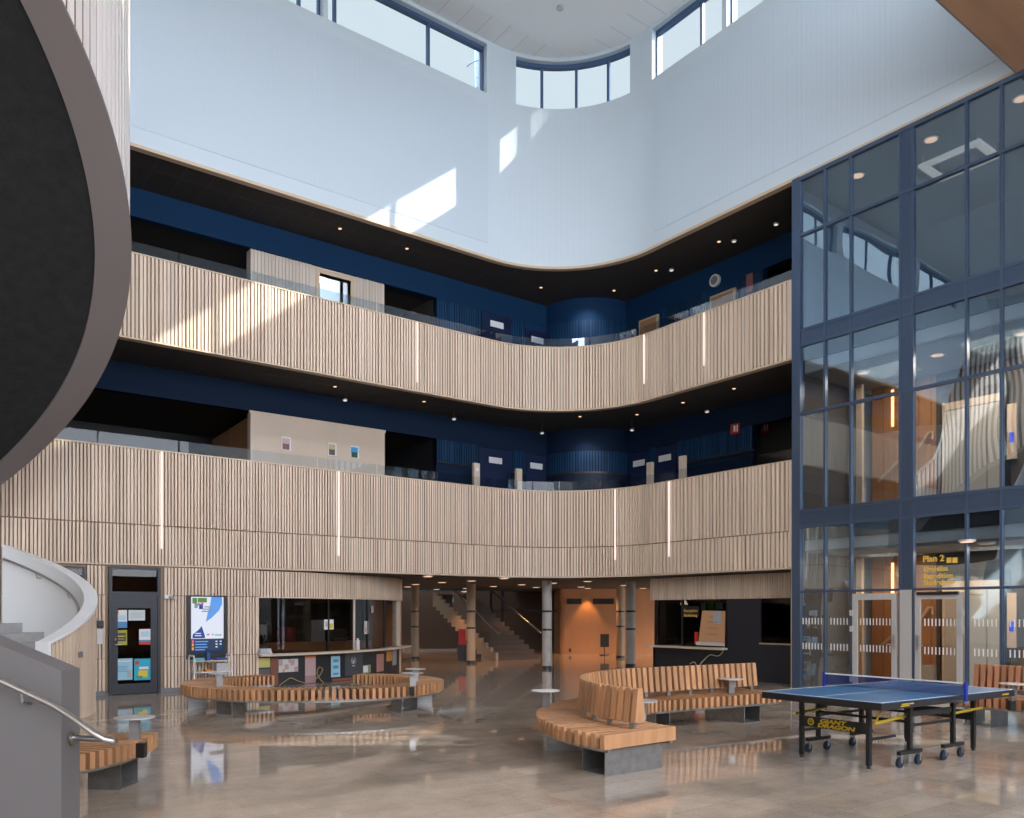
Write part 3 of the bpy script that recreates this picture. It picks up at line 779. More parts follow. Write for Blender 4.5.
xA, yA = onZ(921, 161, 11.1); xB_, yB_ = onZ(996, 152, 11.1)
rg = MB(); x0, x1 = 1.15, 2.1; y0, y1 = -10.85, -9.62
rg.box(x0, x1, y0, y0+.14, 11.05, 11.12); rg.box(x0, x1, y1-.14, y1, 11.05, 11.12); rg.box(x0, x0+.14, y0+.14, y1-.14, 11.05, 11.12); rg.box(x1-.14, x1, y0+.14, y1-.14, 11.05, 11.12)
rr_ = tag(rg.build('ceiling_ring_lamp', em('ring_pale', (.9, .85, .78), .55)), 'large rectangular ring lamp under the ceiling behind the facade', 'ceiling lamp')
k = MB()
for p in ((x0+.07, y0+.07), (x1-.07, y1-.07), (x0+.07, y1-.07), (x1-.07, y0+.07)): k.cyl(p[0], p[1], 11.12, 11.3, .01, 6)
k.build('suspension_rod', M_steel, rr_)

# ================================================================== SPIRAL STAIR, upper flight
SC = wc(-9.5, 9.5); A0 = -math.atan2(.6, .8)      # angles below are measured from the viewer's right-hand direction
def sp_(th, r, c=SC): a = R(th)+A0; return (c[0]+r*math.cos(a), c[1]+r*math.sin(a))
def zs(th): return max(3.62, min(9.35, 3.87+(81-th)*.0511))
th0, th1, NT = -34, 104, 110
def band(mb, r0, r1, f0, f1, c=SC, a0=th0, a1=th1, n=NT):
    b = []
    for i in range(n+1):
        th = a0+(a1-a0)*i/n; p, q = sp_(th, r0, c), sp_(th, r1, c); b += [(*p, f0(th)), (*q, f0(th)), (*q, f1(th)), (*p, f1(th))]
    fs = [(0, 1, 2, 3), tuple(n*4+k for k in (3, 2, 1, 0))]
    for i in range(n):
        for k in range(4): fs.append((i*4+k, i*4+(k+1) % 4, (i+1)*4+(k+1) % 4, (i+1)*4+k))
    mb.add(b, fs)
def ztop(th):
    hi = 10.75
    if th <= 32: return hi
    f = min(1, (th-32)/20); return hi+(zs(th)+1.75-hi)*(f*f*(3-2*f))
t = thing('spiral_staircase', 'huge spiral stair overhead with black underside and taupe rim', 'staircase', (SC[0], SC[1], 3.6))
m = MB(); band(m, 4.16, 4.62, zs, lambda h: zs(h)+.035); m.build('rim', M_mauve, t, smooth=True)
m = MB()
for th in (22.4, 50, -2): pass
m = MB(); band(m, .9, 4.17, lambda h: zs(h)+.035, lambda h: zs(h)+.1); m.build('underside', M_black, t, smooth=True)
m = MB(); band(m, 4.48, 4.57, lambda h: zs(h)+.035, ztop); m.build('balustrade_wall', colm('spiral_gap', (.20, .10, .05)), t)
m = MB(); th = th0
while th < th1-1:
    q = [sp_(th, 4.56), sp_(th+1.0, 4.56), sp_(th+1.0, 4.60), sp_(th, 4.60)]
    m.prism(q, [zs(th)+.035, zs(th+1)+.035, zs(th+1)+.035, zs(th)+.035], [ztop(th), ztop(th+1), ztop(th+1), ztop(th)]); th += 1.95
m.build('vertical_slats', M_slatb, t)
m = MB(); band(m, 4.44, 4.64, ztop, lambda h: ztop(h)+.05); band(m, 4.40, 4.48, lambda h: zs(h)+.1, ztop); m.build('inner_lining', M_wstair, t)
m = MB(); th = 84; 
while th > -30:
    z = zs(th-4)+.25; q = [sp_(th, .9), sp_(th-4, .9), sp_(th-4, 4.42), sp_(th, 4.42)]; m.prism(q, z-.19, z); th -= 3.3
m.build('steps', M_stone, t)
m = MB(); band(m, .78, .9, zs, lambda h: zs(h)+1.35); m.build('inner_balustrade', M_wstair, t)

# ---- lower flight
LC = wc(-9.60, 12.86); LR = 2.75
def zt(th): return 1.24+(th+13)*.0166
m0 = thing('curved_stair', 'lower stair flight in the curved ash-slatted balustrade beside the posters door', 'staircase', (LC[0], LC[1], 0))
lb = lambda mb, r0, r1, f0, f1, a0=-13, a1=90, n=70: band(mb, r0, r1, f0, f1, LC, a0, a1, n)
m = MB(); lb(m, 2.66, 2.71, lambda h: 0, lambda h: zt(h)-.02); m.build('backing_board', M_slatback, m0)
m = MB(); th = -13
while th < 89:
    q = [sp_(th, 2.70, LC), sp_(th+1.0, 2.70, LC), sp_(th+1.0, 2.74, LC), sp_(th, 2.74, LC)]
    m.prism(q, 0.0, [zt(th)-.02, zt(th+1.25)-.02, zt(th+1.25)-.02, zt(th)-.02]); th += 1.75
m.build('vertical_slats', M_slat, m0)
m = MB(); lb(m, 2.56, 2.77, lambda h: zt(h)-.03, lambda h: zt(h)+.02); lb(m, 2.58, 2.66, lambda h: 0, lambda h: zt(h)-.02)
m.prism([sp_(-13.8, 2.55, LC), sp_(-13.8, 2.78, LC), sp_(-12.6, 2.78, LC), sp_(-12.6, 2.55, LC)], 0, zt(-13)+.02)
m.build('white_lining', M_wstair, m0, smooth=True)
m = MB(); m.tube([(*sp_(a, 2.48, LC), zt(a)-.22) for a in range(8, 91, 4)], .022); 
m.build('handrail', M_steel, m0, smooth=True)
m = MB()
for a in (28, 50, 72): m.tube([(*sp_(a, 2.48, LC), zt(a)-.24), (*sp_(a, 2.50, LC), zt(a)-.32), (*sp_(a, 2.6, LC), zt(a)-.32)], .01)
m.build('rail_bracket', M_steel, m0)
k = 0; th = 4
while th < 110:
    m = MB(); z = .17*(k+1)+.13; m.prism([sp_(th, .5, LC), sp_(min(th+14, 118), .5, LC), sp_(min(th+14, 118), 2.6, LC), sp_(th, 2.6, LC)], max(0, z-.35), z)
    o = m.build('step', M_stone, m0)
    m = MB(); m.prism([sp_(th, .5, LC), sp_(th+.8, .5, LC), sp_(th+.8, 2.58, LC), sp_(th, 2.58, LC)], z, z+.006); m.build('step_nosing', M_greyp, o)
    k += 1; th += 11
m = MB(); p = sp_(8, 2.76, LC); p = sp_(3, 2.762, LC); m.ob(p[0], p[1], R(3)+A0, .02, .12, .98, 1.07)
tag(m.build('wall_switch', M_greyp), 'small grey switch plate on the curved ash slats', 'switch')

# ---- near parapet with its steel rail
Xe = -3.11
m = MB()
P = [(Xe, 5.66), (Xe, 5.90), (-7.2, 5.90), (-7.2, 5.66)]
zz = lambda X: 1.295+(Xe-X)*.42
m.prism([wc(*p) for p in P], 0, [zz(p[0]) for p in P])
pr = tag(m.build('stair_parapet', M_grayp), 'plain grey sloping stair parapet at the bottom left, in front of the curved stair', 'parapet')
# its rail and bracket
pts = [wc3 for wc3 in []]
def w3_(X, T, Z): q = wc(X, T); return (q[0], q[1], Z)
rl = [w3_(-4.6, 5.55, 1.71), w3_(-3.43, 5.55, 1.222), w3_(-3.1, 5.55, 1.067), w3_(-2.95, 5.52, .985), w3_(-2.80, 5.50, .885), w3_(-2.735, 5.5, .845), w3_(-2.70, 5.53, .825), w3_(-2.71, 5.6, .815), w3_(-2.78, 5.7, .812), w3_(-3.1, 5.78, .812)]
m = MB(); m.tube(rl, .021, 14); o = m.build('handrail', M_steel, pr, smooth=True)
m = MB(); m.tube([w3_(-3.1, 5.78, .812), w3_(-3.09, 5.78, .812)], .05, 20); m.build('wall_flange', M_steel, o)
m = MB(); m.tube([w3_(-3.32, 5.55, 1.16), w3_(-3.32, 5.56, 1.09), w3_(-3.32, 5.66, 1.07)], .008); m.build('rail_bracket', M_steel, o)

# ================================================================== COLUMNS AND HALL STAIR
def column(px, t_, r, lab, mat=M_conc):
    x, y = wc((px-CX)/F*t_, t_)
    m = MB(); m.cyl(x, y, 0, 2.64, r, 32); o = m.build('column', mat, smooth=True); tag(o, lab, 'column')
    m = MB(); m.cyl(x, y, 0, .09, r+.012, 32)
    for z in (1.17, 1.72): m.cyl(x, y, z-.03, z+.03, r+.006, 32)
    m.build('black_ring', M_bk, o, smooth=True)
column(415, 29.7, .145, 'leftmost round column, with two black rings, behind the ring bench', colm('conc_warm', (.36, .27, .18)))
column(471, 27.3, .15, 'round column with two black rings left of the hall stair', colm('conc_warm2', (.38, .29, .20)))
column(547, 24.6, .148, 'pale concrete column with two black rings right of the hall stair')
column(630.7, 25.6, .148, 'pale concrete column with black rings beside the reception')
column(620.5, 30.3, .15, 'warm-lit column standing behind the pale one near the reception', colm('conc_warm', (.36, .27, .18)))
t = thing('hall_staircase', 'wide hall stair with zigzag side and steel handrails behind the columns', 'staircase', (*wc(-.5, 29), 0))
e1 = Vector((-.44, .9)); e2 = Vector((.9, .44)); o_ = Vector((-.53, 29.0))
def hs(a, b): q = o_+e1*a+e2*b; return wc(q.x, q.y)
m = MB()
for i in range(15):
    a = i*.42; m.prism([hs(a, 0.05), hs(a, 1.7), hs(a+.44, 1.7), hs(a+.44, 0.05)], max(0, .1625*i-.25), .1625*(i+1))
m.build('steps', colm('hall_steps', (.07, .045, .03)), t)
m = MB()
for i in range(15):
    a = i*.42; m.prism([hs(a, -.05), hs(a, .05), hs(a+.42, .05), hs(a+.42, -.05)], max(0, .1625*i-.35), .1625*(i+1)+.1)
m.build('side_string', colm('string_pale', (.36, .28, .20)), t)
m = MB()
for b in (0, 1.65): m.tube([(*hs(-.2, b), .95), (*hs(0, b), 1.0), (*hs(4.0, b), 2.55)], .03)
m.build('handrail', M_steel, t)
m = MB(); m.prism([hs(0, 0), hs(4.2, 0), hs(4.2, .02), hs(0, .02)], [.2, 1.7, 1.7, .2], [.95, 2.55, 2.55, .95]); m.build('glass_guard', M_glass, t)
# red cabinet, tv and small things in the hall
def at_box(name, px0, px1, py0, py1, T, d, mat, lab, cat, z0=None):
    X0, X1 = (px0-CX)/F*T, (px1-CX)/F*T; m = MB(); wbox(m, X0, X1, T, T+d, hz(py1, T) if z0 is None else z0, hz(py0, T)); return tag(m.build(name, mat), lab, cat)
o = at_box('fire_hose_cabinet', 458.5, 465.5, 629, 644.5, 28.6, .2, M_red, 'red fire hose cabinet on a dark base behind the column', 'fire cabinet')
m = MB(); wbox(m, (457.5-CX)/F*28.6, (466-CX)/F*28.6, 28.65, 28.8, 0, hz(644.5, 28.6)); m.build('cabinet_base', M_bk, o)
o = at_box('hall_screen', 458, 467, 596, 607, 37.85, .06, em('hall_scr', (.75, .8, .85), .8), 'small lit screen behind the column left of the hall stair', 'screen')
t = thing('music_stand', 'black lectern stand by the warm oak wall beside the columns', 'stand', (*wc((604.5-CX)/F*32.2, 32.2), 0))
m = MB(); X = (604.5-CX)/F*32.2; wbox(m, X-.17, X+.17, 32.15, 32.2, hz(647, 32.2), hz(634, 32.2)); m.build('board', M_bk, t)
m = MB(); q = wc(X, 32.2); m.cyl(*q, 0, hz(640, 32.2), .02, 8); m.cyl(*q, 0, .03, .2, 16); m.build('pole', M_bk, t)
m = MB(); q = wc((570-CX)/F*33.17, 33.15); m.ob(*q, A0, .09, .03, hz(652, 33.15), hz(648.5, 33.15)); tag(m.build('wall_socket', M_bk), 'small dark socket low on the oak wall', 'socket')
# downlights over the hall: lamp disc, light
G = 'round downlights in the dark ceiling over the hall'
for px, py in ((427.7, 576), (415.7, 584), (407.7, 586.5), (442, 582), (436.5, 589), (471.5, 580.5), (466, 588), (493.5, 586), (504, 578), (521.7, 584.3), (536, 587), (553, 582.7), (528, 594.5), (464.5, 591.5), (581, 586.7), (587.5, 581), (587.5, 588), (624, 585), (643, 588), (438, 592)):
    x, y = onZ(px, py, 2.64)
    disc_lamp(x, y, 2.64, .13, 'round warm downlight in the dark ceiling over the hall', group=G, mat=M_lamp)
for X, T, E in ((-4.6, 25.5, 45), (-1.5, 25.5, 40), (1.2, 27.5, 45), (-2.8, 31, 50), (.6, 31.5, 45), (3.2, 30.5, 60), (5.2, 27, 45), (-4.8, 34.5, 35), (5, 31, 50)):
    ld = bpy.data.lights.new('downlight', 'SPOT'); ld.energy = E*3; ld.color = (1, .52, .24); ld.spot_size = R(130); ld.spot_blend = .6; ld.shadow_soft_size = .12
    lo = bpy.data.objects.new('downlight', ld); COL.objects.link(lo); q = wc(X, T); lo.location = (q[0], q[1], 2.58)
# one lamp grazes the oak wall
ld = bpy.data.lights.new('wall_washer', 'SPOT'); ld.energy = 130; ld.color = (1, .50, .18); ld.spot_size = R(70); ld.spot_blend = .5; ld.shadow_soft_size = .04
lo = bpy.data.objects.new('wall_washer', ld); COL.objects.link(lo); q = wc((587.5-CX)/F*32.9, 32.9); lo.location = (q[0], q[1], 2.6)
# gallery downlights
def glab(px, py, lev):
    return 'small round lamp in the dark ceiling of the %s gallery' % ('topmost' if lev == 3 else 'lower')
for lev, zc, L in ((3, 11.38, [(340, 228, 0), (407, 248, 0), (541, 287, 0), (614, 290, 0), (656, 270, 0), (719, 241, 0)]), (2, 7.36, [(335, 386, 0), (424, 401, 0), (580, 416, 0), (637, 414, 0), (683, 402, 0), (734, 388, 0)])):
    for px, py, _ in L:
        x, y = onZ(px, py, zc); disc_lamp(x, y, zc, .05, glab(px, py, lev), mat=M_lamp, group='small round lamps under the %s gallery ceiling' % ('topmost' if lev == 3 else 'lower'), ring=False, name='gallery_downlight')
for lev, zc, L in ((3, 11.38, [(671.5, 270), (734, 241), (776, 224)]), (2, 7.36, [(345, 400), (454, 419), (542, 433), (632, 430), (707, 411.5)])):
    for px, py in L:
        if px < 520: x = onY(px, py, 1.0)[0]; y = 1.0; zl = onY(px, py, 1.0)[1]
        elif px < 600: x, y = onZ(px, py, zc-.3); zl = zc-.3
        else: x = 1.1; y, zl = onX(px, py, 1.1)
        zl = min(zl, zc-.06)
        k = MB(); k.cyl(x, y, zl+.02, zc, .012, 8); k.cyl(x, y, zl+.0, zl+.03, .06, 16); ko = None
        o = disc_lamp(x, y, zl, .055, 'white round ceiling fitting under the %s gallery ceiling' % ('topmost' if lev == 3 else 'lower'), mat=M_lampw, group='white round fittings, %s gallery' % ('topmost' if lev == 3 else 'lower'), name='ceiling_fitting'); k.build('drop_rod', M_bk, o)
for (px, py, z, lab) in ((800-19, 438, 6.6, 'x'),): pass
# spot washing the round tower
for zf in (6.9, 10.95):
    ld = bpy.data.lights.new('tower_light', 'SPOT'); ld.energy = 70; ld.color = (.85, .92, 1); ld.spot_size = R(80); ld.spot_blend = .8; ld.shadow_soft_size = .1
    lo = bpy.data.objects.new('tower_light', ld); COL.objects.link(lo); q = wc(2.2, 24.3); lo.location = (q[0], q[1], zf+.35)
    lo.rotation_euler = (Vector((*wc(2.35, 25.6), zf-1.4))-lo.location).to_track_quat('-Z', 'Y').to_euler()
# sprinkler / detector under the atrium ceiling
x, y = onZ(560, 6, ZC); m = MB(); m.cyl(x, y, ZC-.08, ZC, .09, 20); tag(m.build('smoke_detector', M_alu), 'small round detector under the white atrium ceiling', 'detector')
# things on the galleries
def wall_on(pl, px0, px1, py0, py1, mat, name, lab, cat, d=.03, c=VB-.05, grp=None):
    m = MB()
    if pl == 'L':
        a, b = onY(px0, 600, c)[0], onY(px1, 600, c)[0]; z0, z1 = onY((px0+px1)/2, py1, c)[1], onY((px0+px1)/2, py0, c)[1]; m.box(a, b, c-d, c, z0, z1)
    else:
        a, b = onX(px1, 600, c)[0], onX(px0, 600, c)[0]; z0, z1 = onX((px0+px1)/2, py1, c)[1], onX((px0+px1)/2, py0, c)[1]; m.box(c-d, c, a, b, z0, z1)
    return tag(m.build(name, mat), lab, cat, grp)
for px0, px1, py0, py1, cc, lab, c1 in ((281, 290.5, 437, 450.5, (.62, .45, .45), 'small pinkish picture, leftmost on the ash wall of the lower gallery', (.25, .12, .12)), (327.5, 336, 443, 456, (.55, .45, .25), 'small brown and yellow picture, middle one on the ash wall', (.12, .10, .07)), (350, 358.5, 446, 458.5, (.05, .32, .62), 'small blue and green picture, rightmost on the ash wall', (.03, .09, .05))):
    o = wall_on('L', px0, px1, py0, py1, M_paper, 'picture', lab, 'picture')
    a, b = onY(px0, 600, VB-.08)[0], onY(px1, 600, VB-.08)[0]; z0, z1 = onY(px0, py1, VB-.08)[1]+.03, onY(px0, py0, VB-.08)[1]
    m = MB(); m.box(a+.03, b-.02, VB-.084, VB-.08, (z0+z1)/2-.02, z1-.02); m.build('print_upper', colm('p'+lab[:12], cc), o)
    m = MB(); m.box(a+.04, b-.03, VB-.085, VB-.081, z0+.01, (z0+z1)/2); m.build('print_lower', colm('q'+lab[:12], c1), o)
m = MB(); y, z = onX(716, 281, UB-.02); n_ = 28
m = MB(); m.tube([(UB-.1, y, z), (UB-.02, y, z)], .17, 28); o = tag(m.build('wall_clock', M_paper), 'round white-rimmed disc on the navy wall of the topmost gallery', 'clock')
m = MB(); m.tube([(UB-.108, y, z), (UB-.1, y, z)], .12, 28); m.build('clock_face', colm('clock_grey', (.25, .25, .23)), o)
for px, py, lab in ((749, 282, 'small red-patterned figure sign on a stick on the topmost gallery'),):
    wall_on('R', 747, 753, 274, 292, colm('poster_red', (.35, .12, .12)), 'figure_sign', lab, 'sign', c=UB-.03)
EX = MB()
for px, py, c_, lab in ((736, 429, UB-.05, 'red exit sign on the navy slats of the lower gallery'), (766, 428, 3.35, 'red exit sign inside the opening at the end of the lower gallery')):
    o = wall_on('R', px-4, px+4, py-5, py+5, colm('exit_red', (.45, .03, .02)), 'exit_sign', lab, 'sign', c=c_, d=.06)
    y, z = onX(px, py, c_); m = MB(); m.box(c_-.066, c_-.06, y-.03, y+.03, z-.08, z+.08); m.box(c_-.066, c_-.06, y-.11, y-.07, z-.09, z+.09); m.build('pictogram', M_paper, o)
for i, (px, h, lab) in enumerate(((477, 1.72, 'leftmost pale wooden post with a round sign behind the lower railing'), (519.5, 1.72, 'pale wooden post between the two left navy doors of the lower gallery'), (649, 1.72, 'pale wooden post between the narrow and wide navy doors'), (681.5, 1.72, 'pale wooden post right of the wide navy door'))):
    c_ = 1.1; m = MB()
    if px < 600: a = onY(px, 600, c_)[0]; m.box(a-.1, a+.1, c_, c_+.1, 3.95, 3.95+h+.3)
    else: a = onX(px, 600, c_)[0]; m.box(c_, c_+.1, a-.1, a+.1, 3.95, 3.95+h+.3)
    o = tag(m.build('wooden_post', M_beige), lab, 'post')
    m = MB()
    if px == 477: m.tube([(a, c_-.012, 3.95+h+.12), (a, c_, 3.95+h+.12)], .06, 16); m.build('round_sign', M_paper, o)
m = MB(); c_ = UB-.12; a, b = onX(676, 600, c_)[0], onX(752, 600, c_)[0]; m.box(c_+.08, UB, b, a, 5.98, 6.03); struct('trim_5', m, M_bk)
# ================================================================== BENCHES (centre lines given to the side of / ahead of the viewpoint)
def path_of(pts):
    P = [Vector(p) for p in pts]; L = [0]
    for a, b in zip(P, P[1:]): L.append(L[-1]+(b-a).length)
    def f(s):
        s = max(0, min(L[-1]-1e-6, s)); i = 0
        while L[i+1] < s: i += 1
        a, b = P[i], P[i+1]; u = (s-L[i])/(L[i+1]-L[i]); p = a.lerp(b, u)
        def tan(k):
            k0, k1 = max(0, k-1), min(len(P)-1, k+1); return (P[k1]-P[k0]).normalized()
        d = tan(i).lerp(tan(i+1), u).normalized()
        return p, Vector((-d.y, d.x))          # point, left-hand normal
    return f, L[-1]
def bench(name, label, pts, w0, w1, legs, mat, backr=None, pitch=.1, fill=.6, z0=.30, z1=.45, boff=0):
    """w0..w1: extents on the left-hand side of the path"""
    f, L = path_of(pts); mid = f(L/2)[0]
    t = thing(name, label, 'bench', (*wc(*mid), 0))
    def q(s, o): p, n = f(s); r = p+n*o; return wc(r.x, r.y)
    m = MB(); s = 0
    while s+pitch*fill <= L+1e-4:
        m.prism([q(s, w0), q(s+pitch*fill, w0), q(s+pitch*fill, w1), q(s, w1)], z0, z1); s += pitch
    m.build('seat_slats', mat, t)
    n = max(8, int(L/.15))
    for a, b in ((w0+.05, w0+.1), (w1-.1, w1-.05)):
        m = MB()
        for i in range(n):
            s, e = L*i/n, L*(i+1)/n; m.prism([q(s, a), q(e, a), q(e, b), q(s, b)], z0-.035, z0)
        m.build('steel_rail', M_galv, t)
    for s in legs:
        m = MB(); h = .17; a, b = w0+.12, w1-.12; th = .012
        m.prism([q(s-h, a), q(s+h, a), q(s+h, b), q(s-h, b)], 0, .015); m.prism([q(s-h, a), q(s+h, a), q(s+h, b), q(s-h, b)], z0-.05, z0-.03)
        m.prism([q(s-h, a), q(s-h+th, a), q(s-h+th, b), q(s-h, b)], 0.015, z0-.05); m.prism([q(s+h-th, a), q(s+h, a), q(s+h, b), q(s+h-th, b)], 0.015, z0-.05)
        m.build('leg', M_galv, t)
    if backr:
        s0, s1, off = backr; m = MB(); s = s0
        zb0, zb1 = .53, .885
        while s+pitch*.62 <= s1:
            b0, b1 = q(s, off-.075), q(s+pitch*.62, off-.075); b2, b3 = q(s+pitch*.62, off+.075), q(s, off+.075)
            c0, c1 = q(s, off-.035), q(s+pitch*.62, off-.035); c2, c3 = q(s+pitch*.62, off+.035), q(s, off+.035)
            m.hexa([(*b0, zb0), (*b1, zb0), (*b2, zb0), (*b3, zb0), (*c0, zb1), (*c1, zb1), (*c2, zb1), (*c3, zb1)]); s += pitch
        m.build('backrest', mat, t)
        m = MB(); n = int((s1-s0)/.42); 
        for i in range(n+1):
            s = s0+.12+(s1-s0-.24)*i/n; m.prism([q(s-.03, off-.02), q(s+.03, off-.02), q(s+.03, off+.02), q(s-.03, off+.02)], z1, zb0+.05)
        for i in range(24):
            s, e = s0+.02+(s1-s0-.04)*i/24, s0+.02+(s1-s0-.04)*(i+1)/24; m.prism([q(s, off-.03), q(e, off-.03), q(e, off+.03), q(s, off+.03)], zb0-.015, zb0)
        m.build('backrest_support', M_galv, t)
    return t
def side_table(X, T, label, ztop=.675, r=.185, clamp=None, zb=.45):
    x, y = wc(X, T); t = thing('side_table', label, 'table', (x, y, zb), group='small round steel tables on the benches')
    m = MB(); m.cyl(x, y, ztop-.012, ztop, r, 36); m.build('table_top', M_stt, t, smooth=True)
    m = MB(); m.ob(x, y, A0+.3, .10, .05, zb, ztop-.02); m.build('post', M_galv, t)
    m = MB(); m.cyl(x, y, ztop-.02, ztop-.012, .07, 16); m.build('top_plate', M_galv, t)
    if clamp:
        q = wc(X+clamp[0], T+clamp[1]); m = MB(); m.ob(*q, A0, .075, .07, .30, .44); m.build('power_outlet_box', M_bk, t)
M_stt = pm('pale_table_disc', (.62, .64, .64), .35, metal=.3)
def arc(cx, cy, rx, ry, a0, a1, n=60): return [(cx+rx*math.cos(R(a0+(a1-a0)*i/n)), cy+ry*math.sin(R(a0+(a1-a0)*i/n))) for i in range(n+1)]
# ring bench before the kiosk: outer edge on the right-hand side of an anticlockwise path
bench('ring_bench', 'large ring-shaped backless slatted bench on the floor before the kiosk', arc(-3.59, 14.95, 2.07, 1.60, 125, 438, 110), -.27, .27, (.7, 2.1, 3.45, 6.5, 8.2), M_bwood, pitch=.098, fill=.52, z0=.275)
# bench with the backrest in the middle
a1_ = arc(3.17, 10.1, 2.38, 2.38, 219, 120, 60)
end = a1_[-1]; a1_ += [(end[0]+.866*d, end[1]+.5*d) for d in (.5, 1, 1.5, 2.0, 2.2)]
fL = path_of(a1_)[1]
bench('curved_bench', 'curved double-sided slatted bench with a backrest along its middle, behind the table tennis table', a1_, -.60, .49, (.27, 1.75, 4.0, fL-.5), M_bwood, backr=(.05, fL, -.09), pitch=.118, fill=.49)
bench('curved_bench', 'part of a curved slatted bench beside the grey parapet at the bottom left', arc(-5.6, 8.0, 1.72, 1.72, 15.5, -58, 50), -.30, .27, (.45, 1.9), M_bwood, pitch=.088, fill=.55)
# by the facade, seen at the picture edge
p0 = Vector((7.30, 12.9)); dd = Vector((.6, -.8))
bench('wall_bench', 'reddish slatted bench with tall backrest standing before the glass facade', [tuple(p0+dd*k*.25) for k in range(14)], -.82, -.02, (.35, 1.9, 3.1), M_bwood2, backr=(0, 3.2, -.02), pitch=.1)
side_table(-4.92, 13.8, 'small round steel table on the left bend of the ring bench')
side_table(-1.68, 13.85, 'small round steel table clamped to the front right edge of the ring bench', clamp=(0, -.07))
side_table(-1.75, 14.85, 'small round steel table on the right bend of the ring bench, farther back')
side_table(.44, 10.75, 'small round steel table on the far left edge of the bench with backrest')
side_table(3.37, 12.62, 'small round steel table clamped to the front of the bench with backrest', clamp=(0.02, -.12))
side_table(1.50, 9.5, 'small round steel table half hidden behind the near end of the backrest')
side_table(-3.69, 8.02, 'small round steel table clamped to the bench at the bottom left', clamp=(.12, -.12))
side_table(7.19, 11.77, 'small round steel table clamped to the reddish bench by the facade', clamp=(-.08, -.1))

# ================================================================== TABLE TENNIS TABLE
F0 = wc(3.81, 8.46); TA = R(33.3)+A0
tt = thing('table_tennis_table', 'blue table tennis table with black frame, yellow braces and a net, on castors', 'table tennis table', (*F0, 0), TA)
def TB(m, name, mat, par=None, smooth=False):
    o = m.build(name, mat, smooth=smooth); o.parent = par or tt; return o
for x0, x1 in ((0, 1.365), (1.375, 2.74)):
    m = MB(); m.box(x0, x1, 0, 1.525, .742, .76); o = TB(m, 'table_top', M_tt)
    m = MB(); z = .7612
    m.box(x0, x1, 0, .02, .76, z); m.box(x0, x1, 1.505, 1.525, .76, z); m.box(x0, x1, .761, .764, .76, z)
    xe = x0 if x0 == 0 else x1-.02; m.box(xe, xe+.02, .02, 1.505, .76, z); TB(m, 'white_line', M_paper, o)
m = MB(); m.box(-.004, 2.744, -.004, .035, .68, .752); m.box(-.004, 2.744, 1.49, 1.529, .68, .752); m.box(-.004, .035, .035, 1.49, .68, .752); m.box(2.705, 2.744, .035, 1.49, .68, .752); m.box(1.34, 1.40, .035, 1.49, .68, .742); TB(m, 'apron', M_bk)
for x in (.27, 2.42):
    for y in (.31, 1.17):
        m = MB(); m.box(x, x+.045, y, y+.045, .03, .69); o = TB(m, 'leg', M_bk)
        m = MB(); m.cyl(x+.022, y+.022, 0, .035, .026, 14, .02); TB(m, 'foot', M_bk, o)
for x in (.78, 1.66):
    for y in (.15, 1.32):
        m = MB(); m.box(x, x+.045, y, y+.045, .17, .69); TB(m, 'leg', M_bk)
        m = MB(); m.box(x-.19, x+.235, y, y+.045, .14, .18); o = TB(m, 'castor_bar', M_bk)
        for xc in (x-.16, x+.20):
            m = MB(); m.box(xc-.012, xc+.012, y+.0, y+.012, .05, .14); m.box(xc-.012, xc+.012, y+.045, y+.057, .05, .14); m.box(xc-.02, xc+.02, y, y+.057, .12, .14); TB(m, 'castor_fork', M_steel, o)
            m = MB(); m.tube([(xc, y+.013, .055), (xc, y+.044, .055)], .055, 20); TB(m, 'castor_wheel', M_rubber, o)
m = MB(); m.box(.28, .30, .355, 1.17, .37, .49); bd = TB(m, 'end_board', M_bk)
m = MB(); m.box(2.43, 2.45, .355, 1.17, .37, .49); TB(m, 'end_board', M_bk)
m = MB()
for y in (.10, 1.40):
    yi = .33 if y < 1 else 1.19
    m.box(.29, .80, yi, yi+.02, .30, .33); m.box(1.7, 2.43, yi, yi+.02, .47, .50); m.box(.82, 1.67, y+.07*(1 if y < 1 else -1), y+.02+.07*(1 if y < 1 else -1), .54, .60); m.box(.82, 1.67, y+.07*(1 if y < 1 else -1), y+.025+.07*(1 if y < 1 else -1), .43, .46)
m.box(.80, .82, .19, 1.33, .47, .50); m.box(1.67, 1.69, .19, 1.33, .47, .50); m.box(.82, 1.67, .7, .73, .56, .59); TB(m, 'cross_brace', M_bk)
for y in (.06, 1.43):
    y = .25 if y < 1 else 1.27
    for x0, x1 in ((.27, .86), (1.75, 2.60)):
        m = MB(); a, b = (.47, .52) if x0 < 1 else (.52, .49); m.tube([(x0, y, .50), (x1 if x0 < 1 else x1-.12, y, .54 if x0 < 1 else .53)], .017, 8); TB(m, 'yellow_brace', M_yel)
m = MB(); m.tube([(.30, .25, .52), (.42, .25, .69)], .010, 8); TB(m, 'yellow_strut', M_yel)
def ttext(s, size, x, y, z, ydir, name, par, sc=1.35):
    o = text(s, size, frame_m((x, y, z), (ydir[0], ydir[1], 0), (0, 0, 1)) @ Matrix.Diagonal((sc, 1, 1, 1)) @ Matrix(((1, .2, 0, 0), (0, 1, 0, 0), (0, 0, 1, 0), (0, 0, 0, 1))), M_yel, name, bold=.003); o.parent = par; return o
ttext('GIANT', .062, .277, .94, .435, (0, -1), 'lettering', bd, 1.75)
ttext('DRAGON', .062, .277, .97, .382, (0, -1), 'lettering', bd, 1.75)
m = MB(); m.tube([(.281, 1.06, .43), (.276, 1.06, .43)], .042, 20); o = TB(m, 'emblem', M_yel, bd)
m = MB(); m.tube([(.277, 1.06, .43), (.274, 1.06, .43)], .026, 20); TB(m, 'emblem_ring', M_bk, bd)
